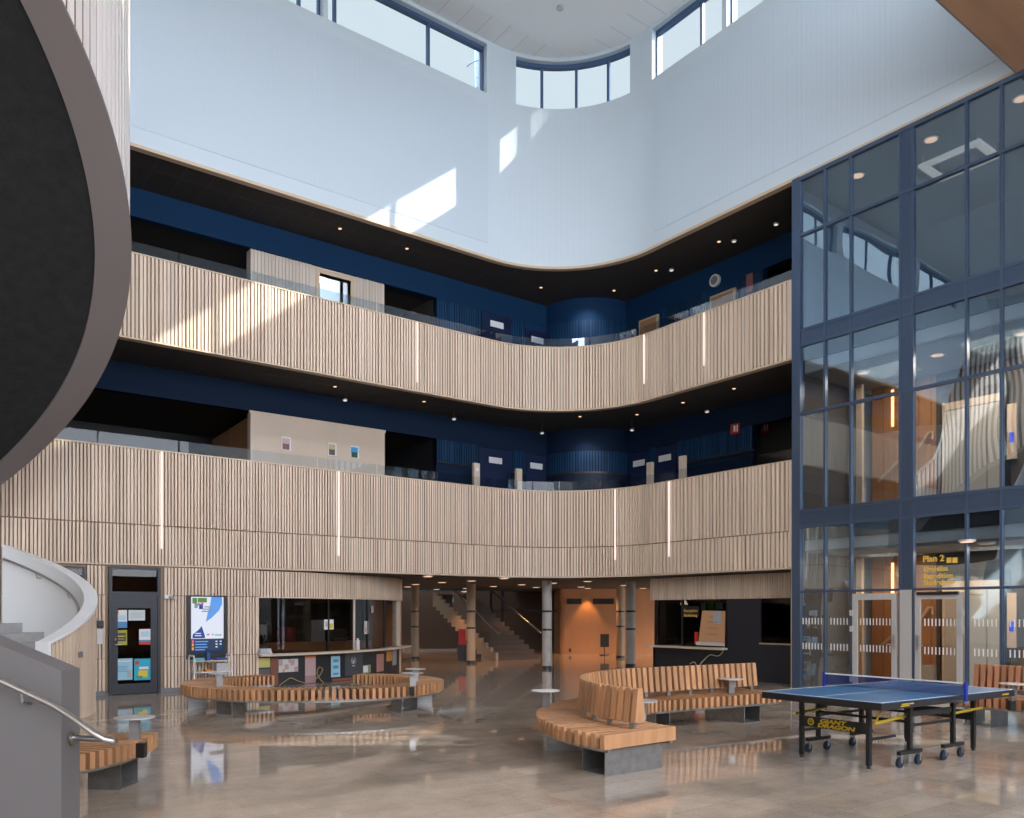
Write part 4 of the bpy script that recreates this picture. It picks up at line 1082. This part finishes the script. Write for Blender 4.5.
m = MB(); m.tube([(.275, 1.06, .435), (.272, 1.06, .435)], .012, 12); TB(m, 'emblem_dot', M_yel, bd)
ap = MB(); ap.box(.34, .50, -.007, -.003, .700, .710); ap.box(.36, .58, -.007, -.003, .718, .730); ap.box(2.45, 2.60, -.007, -.003, .705, .722); TB(ap, 'yellow_label', M_yel)
# net
nt_ = MB(); nt_.box(1.367, 1.373, -.13, 1.655, .765, .90)
netm = glassm('net_mesh', (.30, .36, .55), 0); ntr = netm.node_tree
netm2 = bpy.data.materials.new('net_weave'); netm2.use_nodes = True; q_ = netm2.node_tree; q_.nodes.clear()
oo = q_.nodes.new('ShaderNodeOutputMaterial'); mx = q_.nodes.new('ShaderNodeMixShader'); tr = q_.nodes.new('ShaderNodeBsdfTransparent'); df = q_.nodes.new('ShaderNodeBsdfDiffuse')
df.inputs[0].default_value = (.01, .04, .20, 1); mx.inputs[0].default_value = .42
q_.links.new(tr.outputs[0], mx.inputs[1]); q_.links.new(df.outputs[0], mx.inputs[2]); q_.links.new(mx.outputs[0], oo.inputs[0])
nto = TB(nt_, 'net', netm2)
m = MB(); m.box(1.362, 1.378, -.13, 1.655, .90, .916); TB(m, 'net_tape', M_paper, nto)
for y in (-.155, 1.65):
    m = MB(); m.box(1.35, 1.39, y, y+.03, .70, .92); o = TB(m, 'net_post', colm('net_post_blue', (.01, .03, .30)))
    m = MB(); ya, yb = (y, .06) if y < 0 else (1.47, y+.03); m.box(1.33, 1.41, ya, yb, .685, .71); TB(m, 'post_clamp', M_steel, o)

# ================================================================== LEFT WALL THINGS
# the posters door
m = MB(); m.box(xd0, xd0+.06, -.06, .06, 0, ZD); m.box(xd1-.06, xd1, -.06, .06, 0, ZD); m.box(xd0+.06, xd1-.06, -.06, .06, ZD-.05, ZD); m.box(xd0+.06, xd1-.06, -.06, .06, 2.04, 2.12)
d = struct('door_3', m, M_anth, label='anthracite door with posters on its glass and a window above')
m = MB(); m.box(xd0+.06, xd1-.06, -.0, .01, 2.12, ZD-.05); m.build('transom_pane', M_dglass, d)
x0, x1 = xd0+.065, xd1-.065; a, b = x0+.1, x1-.13
m = MB(); m.box(x0, a, -.045, .01, .01, 2.04); m.box(b, x1, -.045, .01, .01, 2.04); m.box(a, b, -.045, .01, 1.78, 2.04); m.box(a, b, -.045, .01, .01, .22); lf = m.build('door_leaf', M_anth, d)
m = MB(); m.box(a, b, -.02, -.01, .22, 1.78); m.build('pane', M_dglass, d)
m = MB(); m.tube([(x0+.05, -.045, 1.03), (x0+.05, -.1, 1.03), (x0+.17, -.1, 1.03)], .011); m.cyl(x0+.05, -.055, 1.12, 1.16, .018); m.build('door_handle', M_steel, d)
m = MB(); m.box(-20, KU-.1, 1.6, 1.7, 0, 2.64); struct('wall_room_left', m, colm('dark_room', (.06, .045, .035)))
def poster(px0, px1, py0, py1, lab, base, bits=(), c=-.03, cat='poster', name='poster'):
    a, z1 = onY(px0, py0, c); b, z0 = onY(px1, py1, c); z0 = onY((px0+px1)/2, py1, c)[1]; z1 = onY((px0+px1)/2, py0, c)[1]
    m = MB(); m.box(a, b, c-.004, c, z0, z1); o = tag(m.build(name, base), lab, cat)
    for i, (u0, u1, v0, v1, mt) in enumerate(bits):
        k = MB(); e = .0012*(i+1); k.box(a+(b-a)*u0, a+(b-a)*u1, c-.004-e, c-.004, z0+(z1-z0)*v0, z0+(z1-z0)*v1); k.build('printed_area', mt, o)
    return o
cB = colm('print_blue', (.10, .30, .55)); cC = colm('print_sky', (.45, .68, .82)); cY = colm('print_yellow', (.72, .58, .06)); cO = colm('print_orange', (.8, .25, .05)); cD = colm('print_dark', (.05, .07, .10)); cN = colm('print_navy', (.03, .09, .30)); cP = colm('print_grey', (.45, .47, .5))
cT = colm('print_turquoise', (.03, .42, .58)); cR = colm('print_red', (.6, .08, .06)); cOl = colm('print_olive', (.45, .42, .06))
poster(115, 127, 610, 628, 'white and blue poster with orange corner, top left on the door glass', M_paper, ((0, .3, .75, 1, cO), (0, 1, 0, .35, cB), (.1, .9, .45, .7, cC)))
poster(128.5, 145, 610, 620.5, 'wide white handwritten sheet at the top of the door glass', colm('sheet', (.62, .70, .70)), ((.1, .9, .68, .74, cP), (.1, .85, .5, .56, cP), (.1, .9, .3, .36, cP)))
poster(115, 127, 630, 645, 'yellow and black poster at the left of the door glass', cOl, ((.1, .9, .25, .8, cD), (.2, .8, .55, .62, cY), (.25, .75, .38, .42, cY)))
poster(139, 151, 629, 644.5, 'white poster with blue band at the right of the door glass', M_paper, ((0, 1, 0, .2, cR), (0, 1, .2, .3, cB), (.15, .85, .5, .85, cC)))
poster(115.5, 132.5, 658.5, 680, 'large pale blue text poster, bottom left on the door glass', colm('print_pale', (.36, .60, .72)), ((.1, .9, .85, .9, M_paper), (.1, .7, .6, .63, cB), (.1, .65, .5, .53, cB), (.1, .7, .4, .43, cB), (.7, .9, .1, .45, cP)))
poster(134, 151, 658.5, 680, 'turquoise poster with yellow drawing, bottom right on the door glass', cT, ((.25, .8, .12, .45, cY), (.05, .3, .72, .9, cR), (.3, .85, .5, .62, M_paper), (.1, .5, .1, .2, colm('print_green', (.1, .35, .1)))))
# narrow window next to it
m = MB(); m.box(xw0, xw1, -.03, .05, 2.1, 2.14); m.box(xw0, xw1, -.03, .05, 2.57, 2.61); m.box(xw0, xw0+.04, -.03, .05, 2.14, 2.57); m.box(xw1-.04, xw1, -.03, .05, 2.14, 2.57)
w = struct('window_22', m, M_anth, label='narrow dark high window above the curved stair'); m = MB(); m.box(xw0+.04, xw1-.04, 0, .01, 2.14, 2.57); m.build('pane', M_dglass, w)
poster(97, 102.5, 629, 644, 'white notice sheet on the slats left of the posters door', M_paper, c=-.05)
m = MB(); a, z = onY(98, 624, -.05); m.box(a-.02, a+.1, -.09, -.045, z-.07, z+.07); tag(m.build('card_reader', M_bk), 'small black card reader above the white notice sheet', 'card reader')
m = MB(); a, z = onY(169, 597, -.05); m.box(a-.1, a+.06, -.10, -.045, z-.04, z+.04); cm = tag(m.build('security_camera', M_paper), 'small white camera box right of the posters door', 'camera')
m = MB(); m.tube([(a+.0, -.1, z), (a+.08, -.2, z-.02)], .035, 12); m.build('lens', M_alu, cm)
# the screen
a, b = onY(187, 600, -.1)[0], onY(227, 600, -.1)[0]; z0, z1 = onY(207, 659, -.1)[1], onY(207, 595.5, -.1)[1]
m = MB(); m.box(a, b, -.1, -.045, z0, z1); tv = tag(m.build('wall_screen', M_bk), 'portrait information screen with blue and white slide on the slatted wall', 'screen')
sa, sb = a+(b-a)*.1, b-(b-a)*.09; s0, s1 = z0+(z1-z0)*.10, z1-.03; cs = -.1
def scr(poly, mat, e):
    m = MB(); pts = [(sa+(sb-sa)*u, s0+(s1-s0)*v) for u, v in poly]
    m.add([(x, cs-e, z) for x, z in pts]+[(x, cs+.001, z) for x, z in pts], [tuple(range(len(pts)))]+[tuple(range(2*len(pts)-1, len(pts)-1, -1))]+[(i, (i+1) % len(pts), len(pts)+(i+1) % len(pts), len(pts)+i) for i in range(len(pts))])
    m.build('screen_image', mat, tv)
scr([(0, .25), (1, .25), (1, 1), (0, 1)], M_scr, .002)
scr([(.02, 0), (1, 0), (1, .25), (.02, .25)], M_scrn2, .002)
scr([(.45, .55), (.62, .62), (.85, .75), (.95, .87), (.95, 1), (.62, 1), (.58, .85), (.5, .7)], M_scrb, .003)
scr([(.04, .26), (.42, .26), (.42, .3), (.32, .48), (.24, .42), (.05, .33)], M_scrn, .003)
for u, v, w_, h_, mt in ((.04, .88, .14, .10, M_scrg), (.2, .9, .16, .08, M_scrg), (.36, .9, .12, .08, M_scrg), (.1, .80, .10, .08, M_scrk), (.24, .78, .12, .09, M_scrn), (.3, .86, .08, .05, M_scrp), (.2, .84, .08, .05, M_scrk), (.32, .73, .3, .022, M_scrk), (.36, .77, .26, .02, M_scrk), (.4, .81, .2, .02, M_scrk),
                       (.02, .18, .06, .05, M_scrp), (.02, .12, .06, .05, M_scry), (.02, .05, .06, .05, M_scry), (.12, .19, .4, .02, M_scrb), (.12, .14, .36, .02, M_scrb), (.12, .09, .38, .02, M_scrb), (.12, .045, .3, .02, M_scrb), (.75, .19, .06, .02, M_scr), (.75, .14, .06, .02, M_scr), (.75, .09, .06, .02, M_scr), (.88, .19, .06, .02, M_scr), (.88, .14, .06, .02, M_scr), (.12, .34, .18, .015, M_scr), (.11, .30, .2, .015, M_scr), (.48, .31, .08, .03, M_scrp), (.64, .31, .04, .03, M_scrk), (.72, .32, .22, .01, M_scrk), (.72, .30, .22, .01, M_scrk)):
    scr([(u, v), (u+w_, v), (u+w_, v+h_), (u, v+h_)], mt, .004)
ld = bpy.data.lights.new('screen_glow', 'AREA'); ld.energy = 3; ld.shape = 'RECTANGLE'; ld.size = .6; ld.size_y = 1.1; ld.color = (.8, .88, 1)
lo = bpy.data.objects.new('screen_glow', ld); COL.objects.link(lo); lo.location = ((sa+sb)/2, -.13, (s0+s1)/2); lo.rotation_euler = (R(90), 0, 0)
# trolley under the screen
ca, cb = onY(190.5, 600, -.45)[0], onY(230, 600, -.45)[0]
t = thing('trolley', 'white tubular trolley with three shelves under the information screen', 'trolley', ((ca+cb)/2, -.45, 0))
ztr = onY(190, 656, -.45)[1]
for x in (ca+.02, cb-.02):
    m = MB(); m.tube([(x, -.65, .08), (x, -.65, ztr-.06), (x, -.62, ztr), (x, -.28, ztr), (x, -.25, ztr-.06), (x, -.25, .08)], .017, 10); m.build('side_frame', M_paper, t, smooth=True)
    for y in (-.65, -.25):
        m = MB(); m.tube([(x-.012, y, .04), (x+.012, y, .04)], .04, 16); m.build('castor', M_bk, t)
for z in (.16, .42, ztr-.12):
    m = MB(); m.box(ca+.03, cb-.03, -.66, -.24, z, z+.018); m.build('shelf', M_paper if z < .5 else M_beige, t)
def onshelf(x0, x1, z, h, mat, name, lab, cat, y0=-.55, y1=-.35):
    m = MB(); m.box(ca+x0*(cb-ca), ca+x1*(cb-ca), y0, y1, z, z+h); return tag(m.build(name, mat), lab, cat)
zt_ = ztr-.100
onshelf(.08, .32, zt_, .05, colm('box_teal', (.15, .45, .5)), 'paper_stack', 'low teal stack at the left end of the trolley top', 'paper stack')
onshelf(.38, .46, zt_, .16, cN, 'blue_carton', 'upright blue carton on the trolley top', 'carton')
onshelf(.6, .9, zt_, .04, cN, 'blue_folder', 'flat blue folder at the right end of the trolley top', 'folder')
onshelf(.62, .92, .44, .17, colm('printer_grey', (.5, .5, .5)), 'small_printer', 'grey box printer on the middle shelf of the trolley', 'printer')
onshelf(.34, .5, .44, .035, cO, 'orange_box', 'small orange box on the middle shelf of the trolley', 'box')
# ------------------------------------------------------------------ kiosk details on the counter front
def ks(px, off=-.02):
    a, b = 0, KL
    for _ in range(40):
        m_ = (a+b)/2
        if px_of(kp(m_, off)) < px: a = m_
        else: b = m_
    return a
def kdepth(s, off): p = kp(s, off); return (p[0]-CAM[0])*.6+(p[1]-CAM[1])*.8
def kposter(px0, px1, py0, py1, mat, lab, cat='poster', name='poster', off=-.004, bits=(), o0=None):
    a, b = ks(px0, off), ks(px1, off); T = kdepth((a+b)/2, off); z0, z1 = hz(py1, T), hz(py0, T)
    z0 = max(z0, .01)
    if z1 > .70 and z0 < .7: z1 = .698
    m = MB(); ksweep(m, a, b, off-.006, off, z0, z1, 4); o = tag(m.build(name, mat), lab, cat)
    for i, (u0, u1, v0, v1, mt) in enumerate(bits):
        k = MB(); ksweep(k, a+(b-a)*u0, a+(b-a)*u1, off-.008-.001*i, off-.005, z0+(z1-z0)*v0, z0+(z1-z0)*v1, 2); k.build('printed_area', mt, o)
    return o
cBr = colm('rust_brick', (.22, .08, .05)); cPk = colm('dusty_pink', (.48, .33, .33)); cW2 = colm('soft_white', (.62, .58, .56)); cGr = colm('sage', (.30, .36, .22))
kposter(258.8, 270, 658, 667.5, colm('mustard', (.55, .50, .16)), 'mustard yellow sheet at the left end of the kiosk counter front')
kposter(258.8, 270, 669, 676, colm('slate_sheet', (.10, .10, .12)), 'dark slate sheet beneath the mustard one')
kposter(270.5, 278, 658, 689, cBr, 'rust brown strip of cloth hanging on the kiosk counter front', 'cloth', 'cloth_strip')
kposter(278.5, 298, 659, 672, cW2, 'white sheet with pink squares on the kiosk counter front', bits=((0, .2, .5, 1, cPk), (.3, .5, .2, .6, cPk), (.6, .8, .5, .9, cPk), (.8, 1, 0, .4, cPk), (.2, .3, 0, .25, colm('ochre', (.55, .38, .15))), (.5, .6, .7, 1, cPk)))
kposter(305, 315.5, 656, 690, cPk, 'long dusty pink runner hanging from the kiosk sill', 'cloth', 'cloth_runner', bits=((0, 1, .92, 1, cO), (0, 1, .0, .28, colm('pink_dark', (.36, .22, .22)))))
kposter(331, 340, 656, 677, colm('aqua', (.35, .60, .70)), 'aqua blue poster on the kiosk counter front', bits=((.2, .8, .7, .85, cB), (.2, .8, .4, .55, cB), (.2, .8, .1, .2, cB)))
kposter(332, 352, 678, 684, cBr, 'rust brown cloth low on the kiosk counter front', 'cloth', 'cloth_strip')
o = kposter(345, 362.5, 652, 675, colm('board_black', (.07, .075, .085)), 'black board with a pale round emblem on the kiosk counter', 'board', 'emblem_board')
sm = ks(353.5, -.02); q = kp(sm, -.022); T = kdepth(sm, -.02); zc_ = hz(660.5, T)
tn = kp(sm+.01, -.022); dx, dy = tn[0]-q[0], tn[1]-q[1]; ln = math.hypot(dx, dy); dx /= ln; dy /= ln
m = MB()
for rr_0, rr_1 in ((.075, .085),):
    for i in range(28):
        a_, b_2 = 2*PI*i/28, 2*PI*(i+1)/28
        if 1.2 < a_ < 1.9: continue
        P4 = [(rr_0, a_), (rr_1, a_), (rr_1, b_2), (rr_0, b_2)]
        m.quad(*[(q[0]+dx*r_*math.cos(t2), q[1]+dy*r_*math.cos(t2), zc_+r_*math.sin(t2)) for r_, t2 in P4])
for u0, u1, h0, h1 in ((-.03, -.015, -.05, .03), (.015, .03, -.05, .03), (-.015, .015, -.05, -.02), (-.05, .05, -.14, -.125)):
    m.quad((q[0]+dx*u0, q[1]+dy*u0, zc_+h0), (q[0]+dx*u1, q[1]+dy*u1, zc_+h0), (q[0]+dx*u1, q[1]+dy*u1, zc_+h1), (q[0]+dx*u0, q[1]+dy*u0, zc_+h1))
m.build('emblem', M_paper, o)
kposter(363, 370.5, 665, 673, cGr, 'small sage green sheet on the kiosk counter front', bits=((0, .6, .1, .9, M_paper),))
kposter(376.5, 383.5, 654, 671.5, colm('terracotta', (.48, .25, .20)), 'terracotta poster on the kiosk counter front')
kposter(386.5, 392, 650.5, 661, colm('amber', (.62, .28, .06)), 'amber orange sheet at the right end of the kiosk sill')
kposter(392.5, 396.5, 649, 665, colm('lilac_grey', (.38, .36, .42)), 'lilac grey sheet at the right end of the kiosk counter')
# things in and on the kiosk
def ksticker(px0, px1, py0, py1, mat, lab, bits=()): return kposter(px0, px1, py0, py1, mat, lab, 'sign', 'window_sign', off=.07, bits=bits)
def kposter_hi(*a, **k): return kposter(*a, **k)
ksticker(324, 333.5, 619.5, 629.5, M_paper, 'white sticker with a yellow figure on the kiosk glass', bits=((.45, .9, .1, .6, cY), (.15, .4, .3, .8, cP)))
ksticker(364, 368.7, 621, 634, cW2, 'narrow pinkish sheet on the right part of the kiosk glass', bits=((.2, .8, .1, .5, cPk),))
ksticker(371, 373.5, 606, 613, cPk, 'tiny sheet high on the right part of the kiosk glass')
s = ks(354.5, .02); q = kp(s, .03); m = MB(); m.cyl(*q, .745, 2.03, .028, 12); o = tag(m.build('white_pole', M_beige), 'slim pale pole standing on the kiosk sill up to the fascia', 'pole')
q = kp(s, -.08); m = MB(); m.cyl(*q, .745, .99, .055, 16); m.cyl(*q, .99, 1.04, .03, 12); tag(m.build('dispenser_bottle', cW2), 'pale dispenser bottle on the kiosk sill at the foot of the slim pole', 'bottle')
s = ks(265, -.1); q = kp(s, -.1); m = MB(); m.tube([kp(s-.13, -.1)+(.81,), kp(s+.13, -.1)+(.81,)], .065, 14); m.box(q[0]-.16, q[0]+.16, q[1]-.05, q[1]+.07, .745, .79); tag(m.build('till_scanner', cP), 'small rounded grey device at the left end of the kiosk sill', 'device')
# inside the kiosk: back counter with machines, plant
m = MB(); m.box(KU+.3, p2[0]-.2, 3.7, 4.35, 0, .85); struct('trim_6', m, M_owood)
def kin(x, y, z, kind, lab):
    pass
t = thing('potted_plant', 'dark leafy pot plant inside the kiosk, behind the left end of the glass', 'plant', (KU+.5, 1.0, .8))
m = MB(); m.cyl(KU+.5, 1.0, .745, .90, .08, 16, .11); m.build('pot', M_conc, t)
m = MB(); rnd = random.Random(3)
for i in range(46):
    a_ = rnd.uniform(0, 2*PI); L_ = rnd.uniform(.15, .38); e_ = rnd.uniform(.3, 1.3); c0 = Vector((KU+.5, 1.0, .9)); d_ = Vector((math.cos(a_)*math.cos(e_), math.sin(a_)*math.cos(e_), math.sin(e_)))
    sd_ = d_.cross(Vector((0, 0, 1))).normalized()*.035; m.quad(tuple(c0+d_*L_*.3), tuple(c0+d_*L_*.7+sd_), tuple(c0+d_*L_), tuple(c0+d_*L_*.7-sd_))
m.build('leaves', colm('plant_green', (.02, .05, .02)), t)
m = MB(); m.box(KU-.0, KU+1.6, .6, 1.2, 0, .745); struct('trim_7', m, M_dwall)
for i, x in enumerate((KU+1.2, KU+2.0, KU+2.9, KU+3.6)):
    m = MB(); h_ = (.5, .42, .62, .35)[i]; m.box(x, x+.42, 3.8, 4.2, .85, .85+h_); 
    tag(m.build('kitchen_machine', (M_steel, colm('machine_red', (.22, .03, .02)), M_steel, colm('machine_dk', (.1, .1, .1)))[i]), ('steel', 'dark red', 'tall steel', 'low dark')[i]+' machine on the back counter inside the kiosk', 'machine')
ld = bpy.data.lights.new('kiosk_lamp', 'AREA'); ld.energy = 9; ld.size = 1; ld.color = (1, .85, .65)
lo = bpy.data.objects.new('kiosk_lamp', ld); COL.objects.link(lo); lo.location = (KU+2.2, 2.8, 2.55)
# yellow cords
def cord(pts, lab, mat=M_gold, r=.012):
    P = [Vector(p) for p in pts]; out = []
    for i in range(len(P)-1):
        a0, a1, a2, a3 = P[max(i-1, 0)], P[i], P[i+1], P[min(i+2, len(P)-1)]
        for k in range(8):
            u = k/8; out.append(.5*((2*a1)+(-a0+a2)*u+(2*a0-5*a1+4*a2-a3)*u*u+(-a0+3*a1-3*a2+a3)*u**3))
    out.append(P[-1]); m = MB(); m.tube(out, r, 8); return tag(m.build('cord', mat, smooth=True), lab, 'cord')
cp = []
for px, py in ((279.5, 688), (284, 682), (291, 678), (298, 681), (305, 683)): s = ks(px, -.03); q = kp(s, -.03); cp.append((q[0], q[1], max(.01, hz(py, kdepth(s, -.03)))))
cord(cp, 'ochre cord hanging in an arch on the kiosk counter front', colm('ochre_cord', (.35, .26, .12)))
cp = []
for px, py in ((315.5, 679), (320, 675), (322.5, 669), (319, 667.5), (317, 673), (320, 679), (323.5, 685)): s = ks(px, -.03); q = kp(s, -.03); cp.append((q[0], q[1], max(.01, hz(py, kdepth(s, -.03)))))
cord(cp, 'ochre cord tied in a loop on the kiosk counter front', colm('ochre_cord', (.35, .26, .12)))
cp = []
for px, py in ((724, 646), (722.5, 652), (718, 656), (710, 655), (703, 661), (698, 666), (694, 662), (690, 664)):
    y, z = onX(px, py, RU-.08); cp.append((RU-.08, y, max(.02, z)))
cord(cp, 'pale cord hanging from the reception desk top', colm('pale_cord', (.5, .42, .30)))
# ------------------------------------------------------------------ reception things
def ron(px0, px1, py0, py1, c, d, mat, name, lab, cat, grp=None):
    a, b = onX(px1, 600, c)[0], onX(px0, 600, c)[0]; z0, z1 = onX((px0+px1)/2, py1, c)[1], onX((px0+px1)/2, py0, c)[1]
    m = MB(); m.box(c-d, c, a, b, z0, z1); return tag(m.build(name, mat), lab, cat, grp)
cc_ = RU-.02
y0_, z0_ = onX(697, 645.5, cc_); y1_, _ = onX(724, 645.5, cc_)
def rq(px, py, c=cc_): y, z = onX(px, py, c); return (c, y, z)
m = MB(); P = [rq(698, 644), rq(724, 644.5), rq(724, 611), rq(701.5, 610.5)]
P = [(p[0], p[1], max(p[2], .80)) for p in P]
m.hexa([(P[0][0]+.0, P[0][1], P[0][2]), (P[1][0], P[1][1], P[1][2]), (P[1][0]+.03, P[1][1], P[1][2]), (P[0][0]+.03, P[0][1], P[0][2]), (P[3][0]+.03, P[3][1], P[3][2]), (P[2][0]+.03, P[2][1], P[2][2]), (P[2][0]+.06, P[2][1], P[2][2]), (P[3][0]+.06, P[3][1], P[3][2])])
bo = tag(m.build('cardboard_sign', colm('kraft', (.62, .33, .16))), 'large brown handwritten cardboard sign standing on the reception desk', 'sign')
m = MB()
for py in (617, 622, 628, 634):
    a, b = rq(705, py), rq(721, py+.4); m.box(a[0]-.0+.0, a[0]+.03, b[1], a[1], a[2]-.006, a[2]+.006) if 0 else m.box(cc_-.012+(.03 if py < 620 else .012 if py < 630 else .004), cc_+.04, b[1]+.1, a[1]-.05*(py % 3), a[2]-.006, a[2]+.006)
m.build('handwriting', colm('ink', (.28, .13, .06)), bo)
ron(713, 721, 611, 624, cc_+.015, .01, colm('grey_sheet', (.42, .42, .45)), 'paper_sheet', 'grey sheet fixed on the top of the cardboard sign', 'paper')
ron(697, 725, 642, 645.6, cc_-.03, .05, cW2, 'document_tray', 'low pale tray in front of the cardboard sign', 'tray')
ron(720, 725, 639.5, 643, cc_-.04, .04, colm('kraft', (.62, .33, .16)), 'small_box', 'small brown box on the tray beside the cardboard sign', 'box')
ron(695.5, 698, 632, 643, cc_+.02, .04, M_red, 'fire_extinguisher', 'small red item at the left edge of the cardboard sign', 'red item')
y, z = onX(684, 612, RU+.05)
sg = ron(682.5, 699, 606, 617, RU+.056, .012, M_bk, 'reception_sign', 'small black sign with gold lettering on the reception glass', 'sign')
text('Reception', .115, frame_m((RU+.04, y, z), (0, -1, 0), (0, 0, 1)), M_gold, 'lettering', sg, bold=.002)
text('Skolledning', .10, frame_m((RU+.04, y, z-.12), (0, -1, 0), (0, 0, 1)), M_gold, 'lettering', sg, bold=.002)
for px0, px1, c_, lab in ((701, 706, cGr, 'left'), (708, 714, colm('leaf_lit', (.15, .35, .05)), 'middle'), (716, 723, colm('sky_lit', (.3, .5, .65)), 'right')):
    ron(px0, px1, 603, 609.5, RU+.5, .02, c_, 'hanging_picture', lab+' one of three small pictures above the cardboard sign behind the glass', 'picture')
m = MB(); y, z = onX(684, 601, RU+.4); m.cyl(RU+.4, y, z-.1, z+.02, .11, 20, .05); m.cyl(RU+.4, y, z+.02, 2.6, .008, 6); tag(m.build('pendant_lamp', em('pendant', (1, .85, .65), 1.1)), 'small cone pendant lamp behind the reception glass', 'lamp')
text('Kontor', .13, frame_m((RU+.015, onX(733, 612, RU+.02)[0], onX(733, 612.5, RU)[1]), (0, -1, 0), (0, 0, 1)), colm('dim_gold', (.30, .18, .05)), 'faint_lettering', t) if 0 else None
# ladder cage on the roof outside the left clerestory
L_ = thing('roof_ladder', 'blue-grey caged ladder outside the end of the left clerestory window', 'ladder', (onY(479, 60, 1.6)[0], 1.6, 12.1))
m = MB(); xa, xb = onY(477, 60, 1.5)[0], onY(483, 60, 1.5)[0]
m.tube([(xa, 1.6, 12.1), (xa, 1.6, 18.3)], .03, 8); m.tube([(xb, 1.6, 12.1), (xb, 1.6, 18.3)], .03, 8); m.build('rails', colm('ladder_blue', (.25, .38, .55)), L_)
m = MB()
for k in range(21): m.tube([(xa, 1.6, 12.2+k*.29), (xb, 1.6, 12.2+k*.29)], .015, 6)
m.build('rungs', colm('ladder_blue', (.25, .38, .55)), L_)
m = MB(); cxl = (xa+xb)/2-.05
for z in (15.2, 16.4, 17.6): m.tube([(cxl+.35*math.cos(a_*PI/12), 1.6-.6*math.sin(a_*PI/12), z) for a_ in range(13)], .02, 6)
for a_ in (3, 6, 9): m.tube([(cxl+.35*math.cos(a_*PI/12), 1.6-.6*math.sin(a_*PI/12), 14.8), (cxl+.35*math.cos(a_*PI/12), 1.6-.6*math.sin(a_*PI/12), 18)], .012, 6)
m.build('cage', colm('ladder_blue', (.25, .38, .55)), L_)
